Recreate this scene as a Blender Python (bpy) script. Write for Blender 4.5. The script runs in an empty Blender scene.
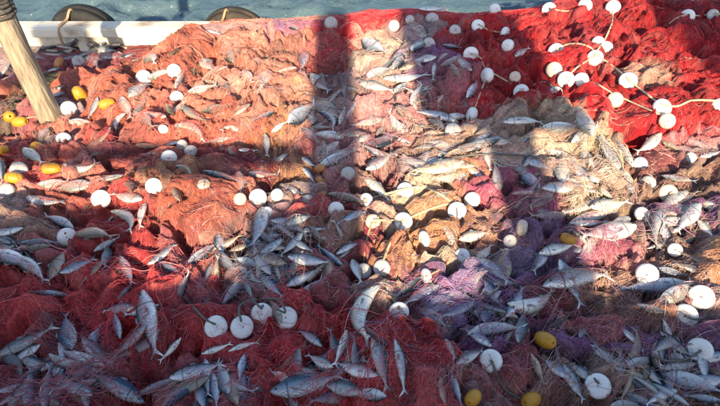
import bpy, bmesh, math, random
import numpy as np
from mathutils import Vector, Matrix

random.seed(11)
rng = np.random.default_rng(7)
scene = bpy.context.scene
COL = scene.collection

# ---------------------------------------------------------------- camera, sky, sun, exposure
CAM_Z, PITCH, FPX = 2.9, math.radians(43.6), 565.0
cam_data = bpy.data.cameras.new('camera')
cam_data.sensor_width = 36.0
cam_data.lens = FPX / 720.0 * 36.0
cam_data.clip_start, cam_data.clip_end = 0.05, 6000.0
cam = bpy.data.objects.new('camera', cam_data)
COL.objects.link(cam)
cam.location = (0, 0, CAM_Z)
cam.rotation_euler = (math.pi / 2 - PITCH, 0, 0)
scene.camera = cam

SUN_EL, SUN_SKEW = math.radians(28.0), 0.038       # light travels to +Y, a little to -X
world = bpy.data.worlds.new('World')
scene.world = world
world.use_nodes = True
wn = world.node_tree
sky = wn.nodes.new('ShaderNodeTexSky')
sky.sky_type = 'NISHITA'
sky.sun_disc = False
sky.sun_elevation = SUN_EL
sky.sun_rotation = math.radians(180.0) - SUN_SKEW
sky.air_density, sky.dust_density, sky.ozone_density = 1.0, 1.2, 1.0
bg = wn.nodes['Background']
bg.inputs['Strength'].default_value = 0.115
wn.links.new(sky.outputs['Color'], bg.inputs['Color'])

sun_data = bpy.data.lights.new('sun', 'SUN')
sun_data.energy = 5.0
sun_data.angle = math.radians(0.8)
sun_data.color = (1.0, 0.82, 0.55)
sun = bpy.data.objects.new('sun', sun_data)
COL.objects.link(sun)
sun_dir = Vector((-SUN_SKEW, 1.0, -math.tan(SUN_EL))).normalized()
sun.rotation_euler = (-sun_dir).to_track_quat('Z', 'Y').to_euler()
sun.location = (0, -8, 8)

vs = scene.view_settings
vs.view_transform, vs.look = 'Standard', 'None'
vs.exposure, vs.gamma = 1.2, 1.0
vs.use_curve_mapping = False

# ---------------------------------------------------------------- small helpers
SP, CP = math.sin(PITCH), math.cos(PITCH)
def pix_dir(px, py):
    u, v = (px - 360.0) / FPX, (py - 203.0) / FPX
    return np.array([u, CP - v * SP, -(SP + v * CP)])       # one unit of depth
def pix_at_z(px, py, z):
    d = pix_dir(px, py)
    return np.array([0, 0, CAM_Z]) + d * ((z - CAM_Z) / d[2])
def to_pix(p):
    x, y, z = p[0], p[1], p[2] - CAM_Z
    dep = y * CP - z * SP
    return 360 + FPX * x / dep, 203 + FPX * (-(z * CP + y * SP)) / dep, dep

def tag(o, label=None, cat=None, group=None, kind=None):
    if label: o['label'] = label
    if cat: o['category'] = cat
    if group: o['group'] = group
    if kind: o['kind'] = kind
    return o
def link(name, data, parent=None):
    o = bpy.data.objects.new(name, data)
    COL.objects.link(o)
    if parent is not None: o.parent = parent
    return o
def smooth(me):
    me.polygons.foreach_set('use_smooth', np.ones(len(me.polygons), bool))
def mesh_from(name, verts, faces, mat, sm=True):
    me = bpy.data.meshes.new(name)
    me.from_pydata([tuple(v) for v in verts], [], faces)
    me.update()
    if sm: smooth(me)
    if mat: me.materials.append(mat)
    return me
def box_bm(bm, x0, x1, y0, y1, z0, z1, bev=0.0):
    r = bmesh.ops.create_cube(bm, size=1.0)
    for v in r['verts']:
        v.co = Vector((x0 + (v.co.x + .5) * (x1 - x0), y0 + (v.co.y + .5) * (y1 - y0), z0 + (v.co.z + .5) * (z1 - z0)))
    if bev:
        es = list({e for v in r['verts'] for e in v.link_edges})
        bmesh.ops.bevel(bm, geom=es, offset=bev, segments=2, affect='EDGES')
def box_obj(name, ext, mat, parent=None, bev=0.0):
    bm = bmesh.new(); box_bm(bm, *ext, bev=bev)
    me = bpy.data.meshes.new(name); bm.to_mesh(me); bm.free()
    me.materials.append(mat)
    return link(name, me, parent)
def tube_mesh(name, pts, rad, mat, sides=8, wob=None):
    pts = [Vector(p) for p in pts]
    n = len(pts); verts, faces = [], []
    up = Vector((0, 0, 1))
    for i, p in enumerate(pts):
        t = (pts[min(i + 1, n - 1)] - pts[max(i - 1, 0)]).normalized()
        a = t.cross(up)
        if a.length < 1e-3: a = t.cross(Vector((1, 0, 0)))
        a.normalize(); b = a.cross(t)
        r = rad[i] if hasattr(rad, '__len__') else rad
        for k in range(sides):
            an = 2 * math.pi * k / sides
            rr = r * (1 if wob is None else 1 + wob[i][k])
            verts.append(p + a * (math.cos(an) * rr) + b * (math.sin(an) * rr))
    for i in range(n - 1):
        for k in range(sides):
            k2 = (k + 1) % sides
            faces.append((i * sides + k, i * sides + k2, (i + 1) * sides + k2, (i + 1) * sides + k))
    faces.append(tuple(range(sides - 1, -1, -1)))
    faces.append(tuple(range((n - 1) * sides, n * sides)))
    return mesh_from(name, verts, faces, mat)
def spline(pts, n=8):
    P = [Vector(p) for p in pts]
    P = [P[0] * 2 - P[1]] + P + [P[-1] * 2 - P[-2]]
    out = []
    for i in range(1, len(P) - 2):
        for k in range(n):
            t = k / n
            a, b, c, d = P[i - 1], P[i], P[i + 1], P[i + 2]
            out.append(.5 * (2 * b + (c - a) * t + (2 * a - 5 * b + 4 * c - d) * t * t + (3 * b - a - 3 * c + d) * t ** 3))
    out.append(P[-2])
    return out
ORD = ['first', 'second', 'third', 'fourth', 'fifth', 'sixth', 'seventh', 'eighth', 'ninth', 'tenth', 'eleventh', 'twelfth',
       'thirteenth', 'fourteenth', 'fifteenth', 'sixteenth', 'seventeenth', 'eighteenth', 'nineteenth', 'twentieth']

# ---------------------------------------------------------------- materials
def new_mat(name):
    m = bpy.data.materials.new(name); m.use_nodes = True
    nt = m.node_tree
    return m, nt, nt.nodes['Principled BSDF']
def N(nt, typ, **kw):
    n = nt.nodes.new(typ)
    for k, v in kw.items():
        if k in n.inputs: n.inputs[k].default_value = v
        else: setattr(n, k, v)
    return n
def noise_mat(name, c1, c2, scale=8.0, rough=.6, bump=.2, bscale=60.0, detail=6.0, bdist=.01, spec=.4, coords='Object', stretch=None, lo=.35, hi=.65, c3=None, metallic=0.0, coat=0.0):
    m, nt, b = new_mat(name)
    tc = N(nt, 'ShaderNodeTexCoord')
    src = tc.outputs[coords]
    if stretch:
        mp = N(nt, 'ShaderNodeMapping'); mp.inputs['Scale'].default_value = stretch
        nt.links.new(src, mp.inputs['Vector']); src = mp.outputs['Vector']
    n1 = N(nt, 'ShaderNodeTexNoise', Scale=scale, Detail=detail, Roughness=.65)
    nt.links.new(src, n1.inputs['Vector'])
    r = N(nt, 'ShaderNodeValToRGB')
    r.color_ramp.elements[0].position, r.color_ramp.elements[1].position = lo, hi
    r.color_ramp.elements[0].color, r.color_ramp.elements[1].color = (*c1, 1), (*c2, 1)
    if c3:
        e = r.color_ramp.elements.new(min(.98, hi + .12)); e.color = (*c3, 1)
    nt.links.new(n1.outputs['Fac'], r.inputs['Fac'])
    nt.links.new(r.outputs['Color'], b.inputs['Base Color'])
    n2 = N(nt, 'ShaderNodeTexNoise', Scale=bscale, Detail=4.0)
    nt.links.new(src, n2.inputs['Vector'])
    bp = N(nt, 'ShaderNodeBump', Strength=bump, Distance=bdist)
    nt.links.new(n2.outputs['Fac'], bp.inputs['Height'])
    nt.links.new(bp.outputs['Normal'], b.inputs['Normal'])
    b.inputs['Roughness'].default_value = rough
    b.inputs['Specular IOR Level'].default_value = spec
    b.inputs['Metallic'].default_value = metallic
    b.inputs['Coat Weight'].default_value = coat
    return m

M_paint = noise_mat('cream_boat_paint', (.24, .18, .12), (.58, .53, .44), scale=5.0, rough=.6, bump=.35, bscale=30, detail=10, c3=(.66, .62, .54), lo=.30, hi=.47)
M_deck = noise_mat('deck_boards_grey', (.10, .09, .08), (.2, .19, .17), scale=6, rough=.7, stretch=(.3, 6, 1))
M_hull = noise_mat('hull_blue_paint', (.03, .10, .2), (.05, .14, .27), scale=4, rough=.45)
M_steel = noise_mat('mast_grey_paint', (.25, .26, .27), (.4, .41, .42), scale=6, rough=.5)
M_boxglass = noise_mat('shade_box_glass', (.55, .57, .6), (.65, .67, .7), rough=.1, bump=0)  # pane colour of the added shade boxes
M_rubber = noise_mat('tyre_rubber', (.008, .008, .008), (.022, .021, .02), scale=9, rough=.75, bump=.3, c3=(.05, .042, .035))
M_rubber_b = noise_mat('salted_tyre_rubber', (.02, .015, .011), (.06, .046, .034), scale=9, rough=.8, bump=.3, c3=(.15, .11, .08))
M_wood = noise_mat('weathered_timber', (.16, .12, .085), (.38, .31, .22), scale=6, rough=.8, bump=.6, bscale=9, bdist=.02, stretch=(7, 7, .5), c3=(.5, .4, .28))
M_wraprope = noise_mat('tarred_rope', (.03, .028, .026), (.09, .08, .075), scale=40, rough=.8, bump=.5, bscale=90)
M_whitefloat = noise_mat('white_foam_float', (.45, .42, .36), (.80, .79, .76), scale=16, rough=.42, bump=.25, bscale=35, bdist=.006, lo=.25, hi=.42, c3=(.86, .85, .82))
M_dullfloat = noise_mat('dim_foam_float', (.36, .33, .31), (.6, .57, .55), scale=10, rough=.5, bump=.25, bscale=35, bdist=.006)  # greyer foam, mostly for floats in shade; shade put into its colour
M_tanfloat = noise_mat('stained_foam_float', (.48, .36, .26), (.74, .63, .52), scale=10, rough=.5, bump=.25, bscale=35, bdist=.006)
M_yellow = noise_mat('yellow_float', (.40, .19, .03), (.68, .33, .02), scale=24, rough=.38, bump=.2, bscale=35, bdist=.006, c3=(.75, .47, .10))
M_orange = noise_mat('orange_cork', (.42, .16, .05), (.6, .28, .12), scale=14, rough=.5)
M_holeshade = noise_mat('float_hole_shade', (.015, .014, .012), (.04, .036, .03), rough=.8)
M_creamrope = noise_mat('cream_rope', (.42, .34, .2), (.66, .57, .4), scale=120, rough=.75, bump=.6, bscale=220, bdist=.004)
M_darkrope = noise_mat('dark_rope', (.07, .07, .06), (.19, .18, .15), scale=120, rough=.75, bump=.6, bscale=220, bdist=.004)
M_tanrope = noise_mat('tan_rope', (.3, .17, .09), (.5, .33, .2), scale=120, rough=.75, bump=.6, bscale=220, bdist=.004)
M_window = noise_mat('wheelhouse_glass', (.02, .03, .035), (.03, .04, .045), rough=.05, bump=0)

# netting: the dyed colour of each net is a mesh attribute
def net_mat(name, gain, bump, rough):
    m, nt, b = new_mat(name)
    at = N(nt, 'ShaderNodeAttribute', attribute_name='dye')
    tc = N(nt, 'ShaderNodeTexCoord')
    n1 = N(nt, 'ShaderNodeTexNoise', Scale=55.0, Detail=5.0, Roughness=.7)
    nt.links.new(tc.outputs['Object'], n1.inputs['Vector'])
    mr = N(nt, 'ShaderNodeMapRange'); mr.inputs['From Min'].default_value = .3; mr.inputs['From Max'].default_value = .7
    mr.inputs['To Min'].default_value = gain * .55; mr.inputs['To Max'].default_value = gain * 1.25
    nt.links.new(n1.outputs['Fac'], mr.inputs['Value'])
    mx = N(nt, 'ShaderNodeVectorMath', operation='SCALE')
    nt.links.new(at.outputs['Color'], mx.inputs[0]); nt.links.new(mr.outputs['Result'], mx.inputs['Scale'])
    nt.links.new(mx.outputs['Vector'], b.inputs['Base Color'])
    if bump:
        n2 = N(nt, 'ShaderNodeTexNoise', Scale=170.0, Detail=4.0, Roughness=.75)
        nt.links.new(tc.outputs['Object'], n2.inputs['Vector'])
        bp = N(nt, 'ShaderNodeBump', Strength=bump, Distance=.012)
        nt.links.new(n2.outputs['Fac'], bp.inputs['Height']); nt.links.new(bp.outputs['Normal'], b.inputs['Normal'])
    b.inputs['Roughness'].default_value = rough
    b.inputs['Specular IOR Level'].default_value = .35
    return m
M_net = net_mat('packed_netting', .78, .9, .6)
M_twine = net_mat('net_twine', 1.1, 0, .45)

# fish skin: dorso-ventral shade from mesh attributes
def fish_mat(name, back, flank, belly, gloss=.22):
    m, nt, b = new_mat(name)
    fy = N(nt, 'ShaderNodeAttribute', attribute_name='fy')
    fx = N(nt, 'ShaderNodeAttribute', attribute_name='fx')
    sk = N(nt, 'ShaderNodeAttribute', attribute_name='skin'); sd_ = N(nt, 'ShaderNodeAttribute', attribute_name='shade'); oi = N(nt, 'ShaderNodeObjectInfo')
    n1 = N(nt, 'ShaderNodeTexNoise', Scale=14.0, Detail=5.0, Roughness=.6)
    ad0 = N(nt, 'ShaderNodeVectorMath', operation='ADD')
    nt.links.new(sk.outputs['Vector'], ad0.inputs[0]); nt.links.new(oi.outputs['Location'], ad0.inputs[1])
    nt.links.new(ad0.outputs['Vector'], n1.inputs['Vector'])
    ma = N(nt, 'ShaderNodeMath', operation='MULTIPLY_ADD'); ma.inputs[1].default_value = .5; ma.inputs[2].default_value = -.2
    nt.links.new(n1.outputs['Fac'], ma.inputs[0])
    ad = N(nt, 'ShaderNodeMath', operation='ADD')
    nt.links.new(fy.outputs['Fac'], ad.inputs[0]); nt.links.new(ma.outputs['Value'], ad.inputs[1])
    mr = N(nt, 'ShaderNodeMapRange'); mr.inputs['From Min'].default_value = -1; mr.inputs['From Max'].default_value = 1
    nt.links.new(ad.outputs['Value'], mr.inputs['Value'])
    r = N(nt, 'ShaderNodeValToRGB'); cr = r.color_ramp
    cr.elements[0].position, cr.elements[0].color = .18, (*belly, 1)
    cr.elements[1].position, cr.elements[1].color = .84, (*back, 1)
    e = cr.elements.new(.52); e.color = (*flank, 1)
    e = cr.elements.new(.70); e.color = tuple(.5 * f + .5 * k for f, k in zip(flank, back)) + (1,)
    nt.links.new(mr.outputs['Result'], r.inputs['Fac'])
    # scale rows and the gill slit
    wv = N(nt, 'ShaderNodeTexVoronoi', Scale=46.0)
    nt.links.new(ad0.outputs['Vector'], wv.inputs['Vector'])
    gl = N(nt, 'ShaderNodeMath', operation='SUBTRACT'); gl.inputs[1].default_value = .235
    nt.links.new(fx.outputs['Fac'], gl.inputs[0])
    ga = N(nt, 'ShaderNodeMath', operation='ABSOLUTE'); nt.links.new(gl.outputs['Value'], ga.inputs[0])
    gm = N(nt, 'ShaderNodeMapRange'); gm.inputs['From Min'].default_value = .004; gm.inputs['From Max'].default_value = .018
    gm.inputs['To Min'].default_value = .35; gm.inputs['To Max'].default_value = 1.0
    nt.links.new(ga.outputs['Value'], gm.inputs['Value'])
    sp = N(nt, 'ShaderNodeMapRange'); sp.inputs['From Min'].default_value = .1; sp.inputs['From Max'].default_value = .8
    sp.inputs['To Min'].default_value = 1.1; sp.inputs['To Max'].default_value = .85
    nt.links.new(wv.outputs['Distance'], sp.inputs['Value'])
    m1 = N(nt, 'ShaderNodeMath', operation='MULTIPLY'); nt.links.new(gm.outputs['Result'], m1.inputs[0]); nt.links.new(sp.outputs['Result'], m1.inputs[1])
    rv = N(nt, 'ShaderNodeMapRange'); rv.inputs['To Min'].default_value = .8; rv.inputs['To Max'].default_value = 1.2
    nt.links.new(oi.outputs['Random'], rv.inputs['Value'])
    m2 = N(nt, 'ShaderNodeMath', operation='MULTIPLY'); nt.links.new(m1.outputs['Value'], m2.inputs[0]); nt.links.new(rv.outputs['Result'], m2.inputs[1])
    m3 = N(nt, 'ShaderNodeMath', operation='MULTIPLY'); nt.links.new(m2.outputs['Value'], m3.inputs[0]); nt.links.new(sd_.outputs['Fac'], m3.inputs[1])
    sc_ = N(nt, 'ShaderNodeVectorMath', operation='SCALE')
    nt.links.new(r.outputs['Color'], sc_.inputs[0]); nt.links.new(m3.outputs['Value'], sc_.inputs['Scale'])
    nb = N(nt, 'ShaderNodeTexNoise', Scale=9.0, Detail=3.0)
    nt.links.new(ad0.outputs['Vector'], nb.inputs['Vector'])
    br = N(nt, 'ShaderNodeMapRange'); br.inputs['From Min'].default_value = .60; br.inputs['From Max'].default_value = .74; br.inputs['To Max'].default_value = .38
    nt.links.new(nb.outputs['Fac'], br.inputs['Value'])
    bm_ = N(nt, 'ShaderNodeMix', data_type='RGBA'); bm_.inputs[7].default_value = (.30, .07, .06, 1)
    nt.links.new(br.outputs['Result'], bm_.inputs[0]); nt.links.new(sc_.outputs['Vector'], bm_.inputs[6])
    nt.links.new(bm_.outputs[2], b.inputs['Base Color'])
    bp = N(nt, 'ShaderNodeBump', Strength=.35, Distance=.01)
    nt.links.new(wv.outputs['Distance'], bp.inputs['Height']); nt.links.new(bp.outputs['Normal'], b.inputs['Normal'])
    b.inputs['Metallic'].default_value = .4
    b.inputs['Roughness'].default_value = gloss
    b.inputs['Coat Weight'].default_value = .25
    b.inputs['Coat Roughness'].default_value = .15
    return m
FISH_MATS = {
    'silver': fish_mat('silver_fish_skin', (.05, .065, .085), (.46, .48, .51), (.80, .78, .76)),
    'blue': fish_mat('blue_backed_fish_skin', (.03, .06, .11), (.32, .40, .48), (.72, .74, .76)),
    'pale': fish_mat('pale_fish_skin', (.34, .32, .28), (.80, .76, .69), (.86, .82, .76)),  # paler skin, mainly for fish in sun; sunlight put into the colour
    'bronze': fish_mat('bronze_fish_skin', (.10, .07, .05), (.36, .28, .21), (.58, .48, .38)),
    'dark': fish_mat('dark_fish_skin', (.03, .035, .045), (.22, .24, .27), (.5, .5, .5)),  # darker skin, partly for fish in shade; shade put into the colour
}
M_eye = noise_mat('fish_eye', (.008, .008, .01), (.02, .02, .02), rough=.1, bump=0, spec=.8)
M_iris = noise_mat('fish_iris', (.35, .3, .16), (.5, .45, .3), rough=.2, bump=0)
M_fin = noise_mat('fish_fin', (.14, .15, .16), (.34, .35, .35), scale=60, rough=.4, bump=.3, bscale=120)

# ---------------------------------------------------------------- sea
def value_noise(seed, x, y):
    t = np.random.default_rng(seed).random((256, 256))
    xi, yi = np.floor(x).astype(int), np.floor(y).astype(int)
    fx, fy = x - xi, y - yi
    fx = fx * fx * fx * (fx * (fx * 6 - 15) + 10); fy = fy * fy * fy * (fy * (fy * 6 - 15) + 10)
    g = lambda i, j: t[(xi + i) % 256, (yi + j) % 256]
    return (g(0, 0) * (1 - fx) + g(1, 0) * fx) * (1 - fy) + (g(0, 1) * (1 - fx) + g(1, 1) * fx) * fy

def build_sea():
    m, nt, b = new_mat('sea_water')
    b.inputs['Base Color'].default_value = (.07, .118, .15, 1)
    b.inputs['Roughness'].default_value = .08
    b.inputs['IOR'].default_value = 1.33
    b.inputs['Specular IOR Level'].default_value = .5
    tc = N(nt, 'ShaderNodeTexCoord')
    n2 = N(nt, 'ShaderNodeTexNoise', Scale=9.0, Detail=6.0, Roughness=.6)
    nt.links.new(tc.outputs['Object'], n2.inputs['Vector'])
    bp = N(nt, 'ShaderNodeBump', Strength=.8, Distance=.06)
    nt.links.new(n2.outputs['Fac'], bp.inputs['Height']); nt.links.new(bp.outputs['Normal'], b.inputs['Normal'])
    near = np.arange(-9, 9.001, .06)
    far = np.geomspace(.3, 3000, 26)
    xs = np.concatenate([(-9 - far)[::-1], near, 9 + far])
    yn = np.arange(4.6, 13, .05)
    ys = np.concatenate([(4.6 - far)[::-1], yn, 13 + far])
    X, Y = np.meshgrid(xs, ys)
    xw = X + .5 * value_noise(1, X * .5, Y * .5); yw = Y + .6 * value_noise(2, X * .6, Y * .6)
    Z = .22 * (value_noise(3, xw * .9 + 7, yw * 1.8) - .5)
    r = 1 - np.abs(2 * value_noise(4, xw * 1.5, yw * 3.0) - 1); Z += .15 * (r - .5)
    r = 1 - np.abs(2 * value_noise(5, xw * 3.3 + 3, yw * 6.5) - 1); Z += .07 * (r - .5)
    fade = np.clip(1 - (np.maximum(np.abs(X) - 9, np.maximum(Y - 13, 4.6 - Y))) / 3.0, 0, 1)
    Z = Z * fade - .42
    ny, nx = X.shape
    V = np.stack([X, Y, Z], -1).reshape(-1, 3)
    i = (np.arange(ny - 1)[:, None] * nx + np.arange(nx - 1)[None, :]).ravel()
    F = np.stack([i, i + 1, i + nx + 1, i + nx], -1)
    me = bpy.data.meshes.new('sea'); me.from_pydata(V.tolist(), [], F.tolist()); smooth(me); me.materials.append(m)
    tag(link('sea', me), kind='structure')
build_sea()

# ---------------------------------------------------------------- the boat
boat = link('fishing_boat', None)
tag(boat, 'white and grey wooden fishing boat whose painted gunwale runs along the sea edge', 'boat')
RAIL_F, RAIL_B, RAIL_Z = 4.70, 4.87, .555
box_obj('deck', (-5.2, 5.2, -4.0, 4.80, -.10, 0.0), M_deck, boat)
for i in range(3):                                                     # bulwark planks, seams between them
    z0 = .0 + i * .155
    bm = bmesh.new(); box_bm(bm, -5.2, 5.2, 4.775 + .004 * (i % 2), 4.835, z0 + .003, z0 + .152, .006)
    me = bpy.data.meshes.new('bulwark_plank'); bm.to_mesh(me); bm.free(); me.materials.append(M_paint)
    link('bulwark_plank', me, boat)
box_obj('gunwale_rail', (-5.2, 5.2, RAIL_F, RAIL_B, .468, RAIL_Z), M_paint, boat, .014)
box_obj('hull', (-5.2, 5.2, -4.0, 4.838, -.9, -.104), M_hull, boat)
box_obj('hull_side', (-5.2, 5.2, 4.8385, 4.852, -.9, .464), M_hull, boat)
for x in (-4.4, -3.42, -2.52, -1.62, -.7, .3, 1.3, 2.3, 3.3, 4.3):
    box_obj('bulwark_frame', (x - .045, x + .045, 4.705, 4.772, .0, .465), M_paint, boat, .008)

# wheelhouse and mast out of view; the roof shapes are added for shade
ROOF_Z = 2.30
wh = box_obj('wheelhouse', (-3.2, 3.2, -3.6, -1.06, 0.004, ROOF_Z - .1), M_paint, boat, .02)
bm = bmesh.new(); box_bm(bm, -3.3, 3.3, -3.7, -1.0, ROOF_Z - .097, ROOF_Z, .02)
for v in bm.verts: v.co.z += -.026 * v.co.x
me = bpy.data.meshes.new('roof'); bm.to_mesh(me); bm.free(); me.materials.append(M_paint); link('roof', me, wh)
for x in (-2.4, -1.2, 0, 1.2, 2.4):
    box_obj('window', (x - .4, x + .4, -1.058, -1.04, 1.25, 1.95), M_window, wh, .004)
box_obj('roof_shade_block', (-2.9, -.98, -1.75, -1.02, ROOF_Z + .02, ROOF_Z + .25), M_steel, boat, .02)  # unseen blocks added to step the shade edge across the catch
box_obj('roof_shade_block', (-.42, -.17, -1.6, -1.02, ROOF_Z + .0, ROOF_Z + .27), M_steel, boat, .02)
box_obj('roof_shade_block', (.62, 1.02, -1.6, -1.02, ROOF_Z - .04, ROOF_Z + .14), M_steel, boat, .02)
box_obj('mast', (-.15, .125, -1.35, -1.10, ROOF_Z - .05, 3.98), M_steel, boat, .03)
fu = box_obj('shade_post', (.86, 1.12, -1.4, -1.12, ROOF_Z - .06, 3.16), M_steel, boat, .03)  # unseen post with a wide head, added for the broad shade strip
box_obj('shade_post_head', (.54, 1.42, -1.45, -1.05, 3.12, 3.92), M_steel, fu, .05)
for lx, lz, w, h in ((-2.46, 3.46, .27, .24), (2.92, 3.85, .48, .5)):  # unseen boxes on poles, added to shade the far corners
    pole = link('shade_box_pole', tube_mesh('shade_box_pole', [(lx, -1.2, ROOF_Z - .1), (lx, -1.2, lz - h + .02)], .022, M_steel, 10), boat)
    shade_caster = box_obj('shade_box', (lx - w, lx + w, -1.3, -1.08, lz - h, lz + h), M_steel, pole, .03)
    box_obj('shade_box_pane', (lx - w + .04, lx + w - .04, -1.078, -1.07, lz - h + .04, lz + h - .04), M_boxglass, pole)
box_obj('shade_beam', (-2.0, -.17, -1.26, -1.18, 2.83, 2.90), M_steel, boat, .01)  # unseen beam added for a dark band across the heap

# ---------------------------------------------------------------- the heap of nets: height field
STEP = .008
GX = np.arange(-4.6, 4.6 + 1e-6, STEP); GY = np.arange(.25, 5.12 + 1e-6, STEP)
XX, YY = np.meshgrid(GX, GY)
NYg, NXg = XX.shape

ctrl = [(90, 58, .34), (30, 58, .35), (-60, 58, .35), (140, 55, .42), (110, 95, .66), (30, 108, .6), (-80, 110, .6), (196, 34, .72), (240, 26, .735), (300, 22, .75), (360, 20, .76), (430, 12, .79),
        (500, 8, .81), (545, 0, .86), (620, -15, .95), (720, -10, .97), (820, 0, .97), (250, 110, .84), (360, 100, .85), (450, 100, .86), (530, 60, .92), (600, 120, .98), (700, 100, .98), (60, 180, .82), (200, 205, .93),
        (300, 200, .86), (360, 200, .84), (500, 200, .9), (650, 200, .92), (0, 300, .9), (100, 330, .9), (200, 300, .9), (300, 300, .9), (395, 365, .97), (500, 300, .9), (600, 350, .89), (700, 300, .92),
        (100, 410, .86), (600, 410, .88), (300, 410, .88), (-100, 250, .85), (820, 250, .9), (360, 480, .88)]
num = np.zeros_like(XX); den = np.zeros_like(XX)
for px, py, z in ctrl:
    p = pix_at_z(px, py, z)
    w = 1.0 / ((XX - p[0]) ** 2 + (YY - p[1]) ** 2 + .05) ** 2.2
    num += w * z; den += w
BASE = num / den

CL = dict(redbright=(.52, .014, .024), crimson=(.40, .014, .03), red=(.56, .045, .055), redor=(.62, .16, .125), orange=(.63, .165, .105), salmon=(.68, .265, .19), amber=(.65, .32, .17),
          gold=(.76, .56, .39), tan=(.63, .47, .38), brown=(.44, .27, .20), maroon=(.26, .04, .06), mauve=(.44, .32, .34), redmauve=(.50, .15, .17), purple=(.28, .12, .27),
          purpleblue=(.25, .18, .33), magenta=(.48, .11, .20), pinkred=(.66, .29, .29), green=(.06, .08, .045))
# nets: key -> (short name used in the labels of what lies on it, label)
NETS = {
    'A': ('orange net', 'orange red fishing net heaped in sun below the white gunwale'),
    'B': ('corner net', 'tangled scarlet fishing net around the foot of the timber post'),
    'C': ('mauve net', 'dull mauve fishing net in the narrow strip of shade behind'),
    'D': ('scarlet net', 'vivid scarlet fishing net in a high heap crossed by the cream float rope'),
    'E': ('rail net', 'bright red fishing net bunched over the rail along the sea'),
    'F': ('golden net', 'golden tan fishing net full of pale fish below the scarlet heap'),
    'G': ('amber net', 'rusty amber fishing net between white floats in the sunlit middle'),
    'H': ('magenta net', 'magenta purple fishing net spread under pale fish between amber and brown nets'),
    'I': ('violet net', 'blue violet fishing net in shade with crescent shaped fish on it'),
    'J': ('crimson net', 'dull crimson fishing net covering the shaded front corner with many netted fish'),
    'K': ('red bundle', 'tight rounded red net bundle at the front edge with two fish on it'),
    'L': ('brown net', 'rough brown fishing net beside the dark gap under the scarlet heap'),
    'M': ('grey net', 'drab greyish brown fishing net at the front among large white disc floats'),
    'O': ('dark crease', 'netting coloured dark as the shaded crease between two orange net mounds'),  # dark dye carries the shade of the crease
    'P': ('pink net', 'pinkish red fishing net in sun in front of the rail net'),
    'Q': ('shaded net', 'dusky grey red netting packed with small silver fish in the centre'),
}
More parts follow.
